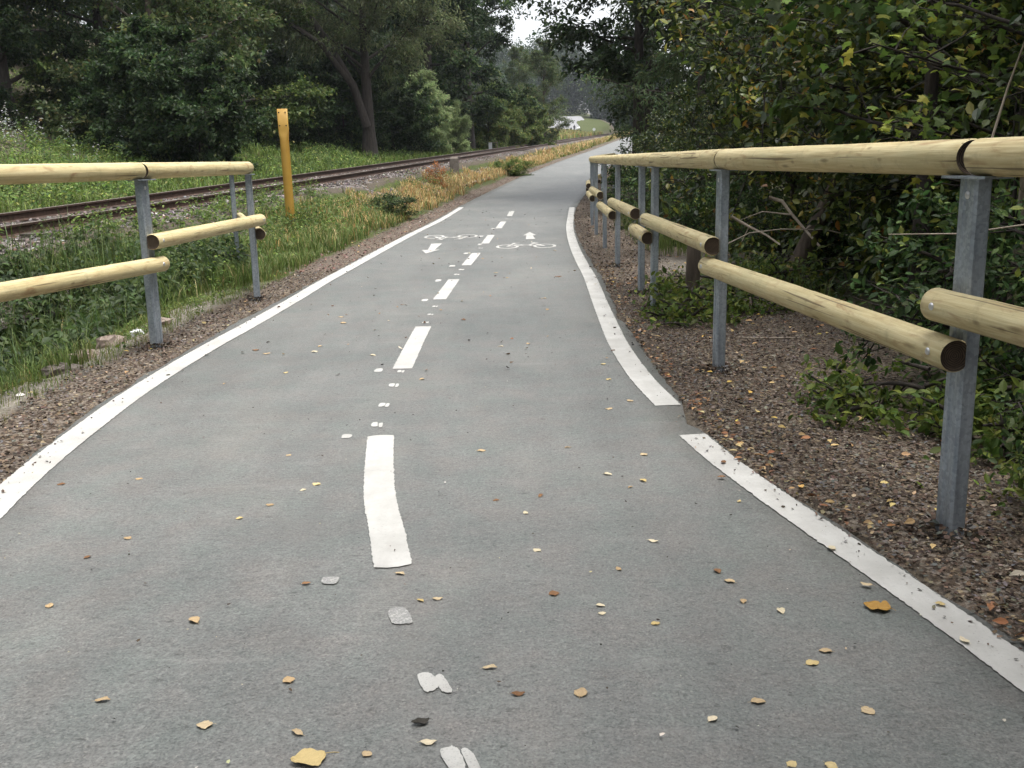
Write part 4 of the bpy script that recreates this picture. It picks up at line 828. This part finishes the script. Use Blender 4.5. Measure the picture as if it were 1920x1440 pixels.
# crumbs and specks on the asphalt
A = Acc()
x, y = scatter_pts(r, 1500, -2.2, 1.8, 1.5, 16, lambda x, y: (dL(x, y) < -.05) & (dR(x, y) < -.05), 1.2)
flakes(x, y, .004+.009*r.random(len(x))**3, [(.03, .025, .02), (.08, .06, .045), (.4, .33, .22), (.5, .47, .4)], [4, 2, 1, .6], .3)
x, y = scatter_pts(r, 260, -2.2, 1.8, 6, 26, lambda x, y: (dL(x, y) < -.05) & (dR(x, y) < -.05), 1.2)
flakes(x, y, .015+.02*r.random(len(x)), [(.05, .04, .03), (.3, .2, .1), (.5, .42, .3), (.12, .07, .04)], [4, 2, 1, 2], .3)
y = 1.5+20*r.random(1700)**1.5; side_ = r.random(1700) < .5; off = .13*r.random(1700)**3
x = np.where(side_, xl(y)+off, xr(y)-off); flakes(x, y, .006+.012*r.random(len(x))**2)
tag(A.build('path_crumbs', CHIPM), 'tiny crumbs and leaf bits strewn over the asphalt', 'crumbs', kind='stuff')
# loose ballast stones
A = Acc()
ROCK = (np.array([(0, 0, .5), (.5, .1, .05), (.1, .5, 0), (-.5, .15, .08), (-.15, -.5, 0), (.35, -.4, .1), (0, 0, -.3)]), [(0, 1, 2), (0, 2, 3), (0, 3, 4), (0, 4, 5), (0, 5, 1), (6, 2, 1), (6, 3, 2), (6, 4, 3), (6, 5, 4), (6, 1, 5)])
x, y = scatter_pts(r, 26000, -8.5, 3, 11, 60, lambda x, y: (np.abs(rC(x, y)) < 2.6) & (np.abs(np.abs(rC(x, y))-.7535) > .06), 1.3); n = len(x)
k = rC(x, y); pz = np.interp(k, [-2.7, -2.2, -1.75, -1.2, -.72, 0, .72, 1.2, 1.75, 2.1, 2.5, 2.9], prof)
d = r.normal(size=(n, 3)); A.scatter(*ROCK, np.c_[x, y, zr(y)-.165+pz+.01], frames(d, r.normal(size=(n, 3))), .04+.05*r.random(n), palette(r, n, [(.10, .085, .078), (.17, .15, .14), (.25, .235, .22), (.12, .08, .06)], [3, 4, 2, 2], .25))
tag(A.build('ballast_stones', CHIPM), 'loose grey-brown ballast stones around the rails', 'stones', kind='stuff')

# ------------------------------------------------------------------ single things
# yellow marker post: round tube flattened at the top, four dark fixing holes
yp = empty('marker_post', (-3.82, 18, float(H(-3.82, 18)))); tag(yp, 'leaning yellow marker post with flattened top and four dark holes', 'marker post')
A = Acc(); zs = [-.3, 0, .9, 1.3, 1.52, 1.60, 1.68, 2.02]; lx = lambda z: -.012*z
hf = [(.078, .078)]*4+[(.078, .07), (.084, .045), (.088, .03), (.088, .03)]; n = 20; V = []
for z, (a_, b_) in zip(zs, hf):
    for j in range(n):
        t = j*2*PI/n; p = 2 if z < 1.55 else 6; cx, cy = math.cos(t), math.sin(t)
        V.append((lx(z)+a_*math.copysign(abs(cx)**(2/p), cx), b_*math.copysign(abs(cy)**(2/p), cy), z))
i = np.arange(len(zs)-1)[:, None]*n; j = np.arange(n)[None]; k = (j+1) % n
A.add(V, [np.stack([i+j, i+k, i+n+k, i+n+j], -1).reshape(-1, 4)], None, 0, True); A.f.append(((np.arange(n)+(len(zs)-1)*n)[None], 0, False))
A.build('post', YELL, yp)
for dx, z in ((-.055, 1.96), (.055, 1.96), (-.055, 1.74), (.055, 1.74)):
    B = Acc(); t = np.arange(10)*2*PI/10
    B.add(np.vstack([np.c_[lx(z)+dx+.011*np.cos(t), np.full(10, -.034), z+.011*np.sin(t)], np.c_[lx(z)+dx+.013*np.cos(t), np.full(10, -.026), z+.013*np.sin(t)]]), [np.arange(10), np.stack([np.arange(10), np.arange(10)+10, (np.arange(10)+1) % 10+10, (np.arange(10)+1) % 10], 1)])
    B.build('fixing_hole', BLACK, yp)
weed.put(-3.62, 17.7, 'bright yellow-green seedling at the foot of the yellow marker post', (.5, .5, 1.1), 0, None, name='seedling', cat='plant')
# concrete marker stone by the track
A = Acc(); A.extrude([(-.15, -.1), (-.13, -.12), (.13, -.12), (.15, -.1), (.15, .1), (.13, .12), (-.13, .12), (-.15, .1)], -.2, .62)
A.add([(-.15, -.12, .62), (.15, -.12, .62), (.15, .12, .62), (-.15, .12, .62), (-.07, -.05, .69), (.07, -.05, .69), (.07, .05, .69), (-.07, .05, .69)], [np.array([(0, 1, 5, 4), (1, 2, 6, 5), (2, 3, 7, 6), (3, 0, 4, 7), (4, 5, 6, 7)])])
o = A.build('marker_stone', CONC); o.location = (-1.84, 36, .72); tag(o, 'short weathered concrete marker stone beside the railway', 'marker stone')
# plants on the verge
dryp = Plant('dry_plant', 'plant', TWIG, GRASSM, trunk='stems', crown='foliage', seed=51, H_=.75, r0_=.008, crown0=.2, spread=.25, n1=8, n2=4, nl=14, size=.05, tmpl=DIAM, pal=([(.28, .11, .04), (.34, .16, .06)], [2, 2]), stems=((0, 0, 0, 0, 1), (.1, .1, .1, .1, .8), (-.1, .1, -.1, 0, .8)))
dryp.put(-2.12, 31, 'rust-brown dried plant in front of the marker stone', 1)
vb = Plant('verge_bush', 'bush', BARKD, LEAFM, trunk='stems', crown='foliage', seed=52, H_=.75, r0_=.01, crown0=.05, spread=.5, n1=9, n2=6, nl=20, size=.06, tmpl=DIAM, pal=NET, stems=((0, 0, 0, 0, 1), (.2, .1, .3, .1, .8), (-.2, .1, -.3, .1, .8), (0, -.2, 0, -.3, .8)))
vb.put(-2.62, 22.5, 'small dark green bush on the verge near the end of the left white line', (1.1, 1.0, .62), 0)
vb2 = Plant('verge_bush', 'bush', BARKD, GRASSM, trunk='stems', crown='foliage', seed=53, H_=.9, r0_=.01, crown0=.05, spread=.6, n1=9, n2=7, nl=24, size=.08, tmpl=(DIAM[0]*np.array([.5, 1, 1]), DIAM[1]), pal=WEE, stems=((0, 0, 0, 0, 1), (.3, .1, .3, .1, .8), (-.3, .1, -.3, .1, .8), (0, -.2, 0, -.3, .8)), elev=(.4, 1.1))
vb2.put(.22, 43.5, 'green grassy bush on the orange verge beside the far bend', (1.2, 1.2, .75), 0)
# white box on the bank behind the track
bx = empty('trackside_box', (-1.15, 72, float(H(-1.15, 72)))); tag(bx, 'small white box beside a low grey slab beyond the railway', 'box')
Acc().box((0, 0, .28), (.24, .2, .5)).box((0, 0, .545), (.28, .24, .03)).build('cabinet', WHITE, bx)
Acc().box((.32, .02, .56), (.40, .3, .05)).box((.48, .02, .25), (.06, .2, .57)).build('slab', CONC, bx)
# short wooden stake behind the right railing
A = Acc(); A.tube([(0, 0, -.2), (0, 0, .3), (.01, .01, .58), (.012, .01, .6)], [.062, .058, .054, .045], 12)
o = A.build('wooden_stake', BARK); o.location = (1.455, 8.05, float(H(1.455, 8.05))); tag(o, 'short dark wooden stake standing in weeds behind the railing', 'stake')
# leaning stump and dead branches in the right wood
A = Acc(); A.tube([(0, 0, -.1), (.1, 0, .2), (.22, .0, .48), (.36, .02, .78), (.5, .03, 1.1)], [.13, .1, .085, .075, .06], 10)
o = A.build('leaning_stump', BARK); o.location = (2.96, 10.8, float(H(2.96, 10.8))); tag(o, 'dark leaning stump behind the dead branches', 'stump')
def branch(p, rad, label, twigs=()):
    A = Acc(); p = np.array(p); A.tube(p, np.linspace(rad, rad*.5, len(p)), 7)
    for q in twigs: A.tube(q, np.linspace(rad*.45, .003, len(q)), 5)
    return tag(A.build('dead_branch', TWIG), label, 'branch', 'dead branches in the right wood')
branch([(2.80, 11.05, .80), (2.93, 11.0, .76), (3.02, 10.9, .62), (3.12, 10.75, .47), (3.24, 10.6, .30)], .022, 'thick bent pale dead branch leaning against the stump', [[(3.02, 10.9, .62), (2.7, 10.9, .66), (2.45, 10.9, .57)], [(3.12, 10.75, .47), (3.25, 10.7, .6)]])
branch([(2.50, 11.5, .58), (2.68, 11.4, .47), (2.85, 11.3, .38), (2.98, 11.2, .28)], .018, 'straight pale dead branch left of the stump', [[(2.68, 11.4, .47), (2.6, 11.4, .3)]])
branch([(2.2, 10.7, .3), (2.5, 10.6, .46), (2.8, 10.5, .5), (3.2, 10.3, .5), (3.5, 10.2, .42)], .008, 'thin arching dead twig crossing below the branches')
branch([(2.42, 3.95, 1.05), (2.2, 4.1, .97), (1.95, 4.4, .9), (1.75, 4.7, .88)], .005, 'thin bare twig crossing above the nearest right post')
branch([(2.05, 4.5, 1.1), (2.1, 4.4, 1.5), (2.16, 4.3, 1.85)], .006, 'thin upright bare twig behind the nearest handrail')
branch([(1.55, 6.9, .02), (1.75, 6.8, .03), (2.0, 6.85, .02)], .008, 'thin dark stick lying on the brown shoulder')
# stones along the ditch
def rock(x, y, sx, sy, sz, mat, label, seed):
    r = np.random.default_rng(seed); A = Acc(); n1_, n2_ = 7, 12; V = []
    for i in range(n1_):
        for j in range(n2_):
            ph = (i/(n1_-1)-.5)*PI; th = j*2*PI/n2_; k = 1+.14*r.normal()
            c = np.array((math.cos(ph)*math.cos(th), math.cos(ph)*math.sin(th), math.sin(ph))); c = np.sign(c)*np.abs(c)**.75
            V.append(c*k*np.array((sx, sy, sz)))
    F = [(i*n2_+j, i*n2_+(j+1) % n2_, (i+1)*n2_+(j+1) % n2_, (i+1)*n2_+j) for i in range(n1_-1) for j in range(n2_)]
    o = A.add(V, [np.array(F)]).build('stone', mat); o.location = (x, y, float(H(x, y))+sz*.25); o.rotation_euler = (0, 0, r.random()*3)
    return tag(o, label, 'stone', 'stones along the ditch edge')
rock(-2.97, 7.42, .10, .08, .06, PINK, 'largest pinkish stone on the ditch edge left of the post', 1)
rock(-2.93, 7.86, .05, .04, .035, WHITE, 'white stone on the ditch edge left of the post', 2)
rock(-2.98, 6.95, .10, .09, .05, PINK, 'flat pinkish stone half sunk in the ditch edge', 3)
rock(-2.95, 6.5, .12, .08, .05, CONC, 'grey flat stone on the ditch edge nearest the viewer', 4)
rock(-2.86, 8.2, .10, .07, .05, PINK, 'small reddish stone beside the white stone', 5)
# far away: road sign, a rider and a motorbike by the road
A = Acc(); t = np.arange(20)*2*PI/20; sg = empty('road_sign', (18.0, 215, float(H(18, 215)))); tag(sg, 'tiny round white road sign by the far road', 'sign')
Acc().tube([(0, 0, -.2), (0, 0, 1.5)], .04, 8).build('pole', GALV, sg)
Acc().add(np.vstack([np.c_[.3*np.cos(t), np.full(20, -.06), 1.35+.3*np.sin(t)], np.c_[.3*np.cos(t), np.full(20, -.045), 1.35+.3*np.sin(t)]]), [np.arange(20), np.arange(20)[::-1]+20, np.stack([np.arange(20), np.arange(20)+20, (np.arange(20)+1) % 20+20, (np.arange(20)+1) % 20], 1)]).build('sign_plate', WHITE, sg)
def person(x, y, z, rz, label, h=1.72):
    root = empty('person', (x, y, z), rz); tag(root, label, 'person', 'people by the far road')
    vs_ = [(0, 0, .94), (0, 0, 1.18), (0, 0, 1.38), (0, 0, 1.47), (0, .02, 1.6), (0, .01, 1.70), (.10, 0, .88), (.11, .02, .5), (.12, -.01, .08), (.12, .12, .04), (-.10, 0, .88), (-.11, .02, .5), (-.12, -.01, .08), (-.12, .12, .04), (.19, 0, 1.38), (.25, -.02, 1.12), (.26, .08, .9), (-.19, 0, 1.38), (-.25, -.02, 1.12), (-.26, .08, .9)]
    es = [(0, 1), (1, 2), (2, 3), (3, 4), (4, 5), (0, 6), (6, 7), (7, 8), (8, 9), (0, 10), (10, 11), (11, 12), (12, 13), (2, 14), (14, 15), (15, 16), (2, 17), (17, 18), (18, 19)]
    rd = [.14, .14, .15, .06, .1, .085, .09, .065, .045, .04, .09, .065, .045, .04, .06, .045, .035, .06, .045, .035]
    me = D.meshes.new('body'); me.from_pydata([Vector(v)*h/1.75 for v in vs_], es, []); o = link(D.objects.new('body', me), root)
    sk = o.modifiers.new('skin', 'SKIN')
    for k, q in enumerate(rd): me.skin_vertices[0].data[k].radius = (q, q*.8)
    me.skin_vertices[0].data[0].use_root = True
    o.modifiers.new('sub', 'SUBSURF').levels = 1; me.materials.append(DARKC)
    A = Acc(); V = []
    for i in range(5):
        for j in range(10): ph = -.15+i*.42; V.append((.11*math.cos(ph)*math.cos(j*PI/5), .01+.115*math.cos(ph)*math.sin(j*PI/5), 1.63+.12*math.sin(ph)))
    A.add(np.array(V)*h/1.75, [np.array([(i*10+j, i*10+(j+1) % 10, (i+1)*10+(j+1) % 10, (i+1)*10+j) for i in range(4) for j in range(10)])]).build('hair', BLACK, root)
gz = float(H(15.4, 235))+.15
person(15.3, 236, gz, .3, 'tiny distant person in dark clothes standing behind the white motorbike')
person(14.4, 233.5, gz-.2, -.5, 'tiny distant person in dark clothes left of the white motorbike', 1.3)
mb = empty('motorbike', (16.1, 234.5, gz), .9); tag(mb, 'tiny distant white motorbike parked at the roadside', 'motorbike')
for xx_ in (-.62, .62):
    t = np.linspace(0, 2*PI, 19); Acc().tube([(xx_+.25*math.cos(q), 0, .3+.25*math.sin(q)) for q in t], .06, 6, cap=False).build('wheel', BLACK, mb)
Acc().tube([(-.75, 0, .75), (-.3, 0, .8), (.1, 0, .85), (.4, 0, 1.0), (.62, 0, .85)], [.08, .16, .2, .22, .1], 10).build('body', WHITE, mb)
Acc().tube([(.55, 0, .3), (.42, 0, .8), (.36, 0, 1.05)], .035, 6).build('fork', GALV, mb)
Acc().tube([(.33, -.33, 1.1), (.36, 0, 1.08), (.33, .33, 1.1)], .02, 6).build('handlebar', BLACK, mb)

# ------------------------------------------------------------------ fallen leaves on the path
def dry_mat(name, stops):
    n = N(name); oi = n('ShaderNodeObjectInfo'); v = n.coord(); f = n.noise(v, 60, 5, .6); c = n.ramp(oi.outputs['Random'], stops)
    n.col(n.mix(.6, c, n.ramp(f, [(.3, (.3, .28, .25)), (.7, (.66, .65, .62))]), 'OVERLAY')); n.set(Roughness=.75, Specular_IOR_Level=.25); n.bump(f, .4, .002); return n.m
DRY = {'tan': dry_mat('tan_leaf', [(0, (.36, .26, .15)), (.5, (.47, .38, .25)), (1, (.42, .30, .17))]), 'pale': dry_mat('pale_leaf', [(0, (.52, .46, .33)), (1, (.60, .53, .40))]),
       'brown': dry_mat('brown_leaf', [(0, (.17, .09, .045)), (1, (.27, .15, .075))]), 'yellow': dry_mat('yellow_leaf', [(0, (.47, .36, .16)), (1, (.53, .43, .23))]), 'dark': dry_mat('dark_leaf', [(0, (.035, .032, .028)), (1, (.07, .065, .055))])}
def leaf_mesh(seed, wd=.36, curl=.5, fold=.5, lobes=0, stalk=.25):
    r = np.random.default_rng(seed); nu, nv = 9, 13; V = []
    for i in range(nv):
        v = i/(nv-1); w_ = wd*math.sin(PI*min(1, v*.94+.04))**.75*(1.15-.35*v)
        if lobes: w_ *= 1+.45*abs(math.sin(v*PI*lobes))-.2
        w_ *= 1+.08*r.normal()
        for j in range(nu):
            u = (j/(nu-1)-.5)*2; V.append((u*w_, v-.5, fold*.7*abs(u)*w_*(.7+.5*math.sin(v*5+seed))+curl*(v-.5)**2*.75+.03*math.sin(u*7+v*9+seed)))
    V = np.array(V); V[:, 2] -= V[:, 2].min(); idx = lambda i, j: i*nu+j
    F = [(idx(i, j), idx(i, j+1), idx(i+1, j+1), idx(i+1, j)) for i in range(nv-1) for j in range(nu-1)]
    A = Acc().add(V, [np.array(F)], None, 0, True); z0 = V[nu//2, 2]
    A.tube([(0, -.48, z0), (.03, -.5-stalk*.6, z0*.6), (.0, -.5-stalk, .02)], [.016, .012, .01], 5)
    return A
KIND = {'a': (1, .34, -.35, .4), 'b': (2, .44, .2, .15), 'c': (3, .24, -.3, .8), 'd': (4, .42, -.6, -.35), 'e': (5, .3, .12, -.3)}
LM = {}
def fallen(x, y, size, kind, colr, label, rz, z=None, tilt=0):
    key = (kind, colr)
    if key not in LM: LM[key] = leaf_mesh(*KIND[kind]).mesh('fallen_leaf', DRY[colr])
    o = link(D.objects.new('fallen_leaf', LM[key])); o.location = (x, y, float(zp(y))+(.009 -.0075 if z is None else z)); o.scale = (size*.98,)*3; o.rotation_euler = (tilt, 0, rz)
    return tag(o, label, 'leaf', 'fallen leaves on the path')
r = np.random.default_rng(77)
NEAR = [(-1.84, 3.94), (-1.54, 3.99), (-.92, 3.63), (-.83, 3.8), (-.79, 3.87), (-1.0, 3.49), (-1.34, 3.31), (-1.41, 3.14), (-1.37, 2.77), (-.64, 2.89), (-.36, 2.95), (-.28, 2.75), (-.23, 2.76), (-.91, 2.65), (-.57, 2.3), (-1.0, 2.22), (-.72, 2.1), (-.5, 2.06), (-.2, 2.01), (-.33, 1.97), (-.07, 2.34), (0, 2.21), (.15, 2.21), (.11, 2.78), (.32, 2.95), (.46, 3.18), (.04, 3.48), (.1, 3.67), (-.07, 3.63), (.07, 3.12), (.51, 3.83), (.45, 3.75), (.56, 4.19), (.24, 4.32), (-.14, 4.3), (.38, 3.92), (.62, 2.92), (.64, 2.84), (.65, 2.7), (.24, 2.69), (.24, 2.64), (.38, 2.57), (.74, 2.63), (1.03, 2.78), (1.19, 2.64), (1.16, 2.42), (.79, 2.39), (.74, 2.33), (.44, 2.08), (.56, 2.15), (.8, 2.1), (1.02, 3.07), (.83, 3.56), (.87, 4.03), (.82, 3.83), (.57, 1.9), (.65, 1.89)]
FARL = [(-1.34, 8.05), (-1.41, 8.37), (-1.66, 6.76), (-1.39, 6.1), (-1.34, 6.8), (-.92, 6.62), (-.97, 9.03), (-.53, 5.83), (-.16, 11.52), (0, 11.43), (.53, 11.01), (.31, 9.26), (-.38, 8.08), (-.07, 6.85), (.12, 6.93), (.56, 5.72), (.57, 6.17), (.62, 5.18), (.49, 5.01), (-.99, 4.29), (-1.69, 5.82), (-1.77, 6.91), (-1.34, 7.0), (.64, 14.24), (-.35, 13.28)]
FORCE = {(-.91, 2.65): ('tan', .045), (-.57, 2.3): ('tan', .034), (.15, 2.21): ('tan', .042), (.46, 3.18): ('pale', .034), (.62, 2.92): ('brown', .034), (.74, 2.63): ('pale', .034), (.44, 2.08): ('pale', .03), (.53, 11.01): ('brown', .07), (-1.34, 8.05): ('tan', .06), (.8, 2.1): ('tan', .036), (.07, 3.12): ('pale', .03), (.24, 2.69): ('pale', .026), (.24, 2.64): ('pale', .022)}
for (x, y) in NEAR+FARL:
    colr, size = FORCE.get((x, y), (None, None))
    if colr is None: colr = ['tan', 'pale', 'brown', 'yellow'][r.choice(4, p=[.5, .17, .2, .13])]; size = (.024+.014*r.random())*(1 if y < 5 else 1.35)
    on_line = abs(x-float(xr(y))) < .22
    mid = -.62 if y > 4.5 else -.62+(4.6-y)*.145
    place = 'on the right white edge line' if on_line else ('left of the dashed line' if x < mid else 'right of the dashed line')
    dist = 'nearest the viewer' if y < 2.5 else ('beside the nearest dash' if y < 4.7 else 'further up the path')
    lab = 'small %s leaf %s, %s' % ({'tan': 'tan', 'pale': 'pale cream', 'brown': 'curled brown', 'yellow': 'yellow'}[colr], place, dist)
    fallen(x, y, size, 'abcde'[r.integers(5)], colr, lab, r.random()*6.28, .009 if on_line else None)
# three that stand out
A = leaf_mesh(9, .46, .25, .12, 0, .45); o = A.build('fallen_leaf', DRY['yellow']); o.location = (-.455, 1.955, .003); o.scale = (.075,)*3; o.rotation_euler = (.1, 0, 2.0); tag(o, 'largest yellow leaf with long stalk at the bottom of the photo', 'leaf', 'fallen leaves on the path')
A = leaf_mesh(10, .3, .9, .9, 0, .2); o = A.build('fallen_leaf', DRY['dark']); o.location = (-.225, 2.09, .002); o.scale = (.042,)*3; o.rotation_euler = (0, 0, 1.9); tag(o, 'curled blackish leaf on the asphalt between two faded paint dabs', 'leaf', 'fallen leaves on the path')
bm = dry_mat('mottled_leaf', [(0, (.30, .17, .045)), (1, (.34, .2, .05))]); A = leaf_mesh(12, .42, .35, .3, 2.5, .2); o = A.build('fallen_leaf', bm); o.location = (1.01, 2.635, .003); o.scale = (.072,)*3; o.rotation_euler = (0, 0, 1.1); tag(o, 'large mottled brown leaf next to the right white edge line', 'leaf', 'fallen leaves on the path')

# ------------------------------------------------------------------ the air in the valley
hm = D.materials.new('haze'); hm.use_nodes = True; t = hm.node_tree; t.nodes.clear()
pv = t.nodes.new('ShaderNodeVolumePrincipled'); pv.inputs['Color'].default_value = (.86, .92, 1, 1); pv.inputs['Density'].default_value = .00025; pv.inputs['Anisotropy'].default_value = .3
ou = t.nodes.new('ShaderNodeOutputMaterial'); t.links.new(pv.outputs[0], ou.inputs['Volume'])
hz = Acc().box((0, 215, 35), (270, 500, 90)).build('haze', hm); tag(hz, kind='stuff')
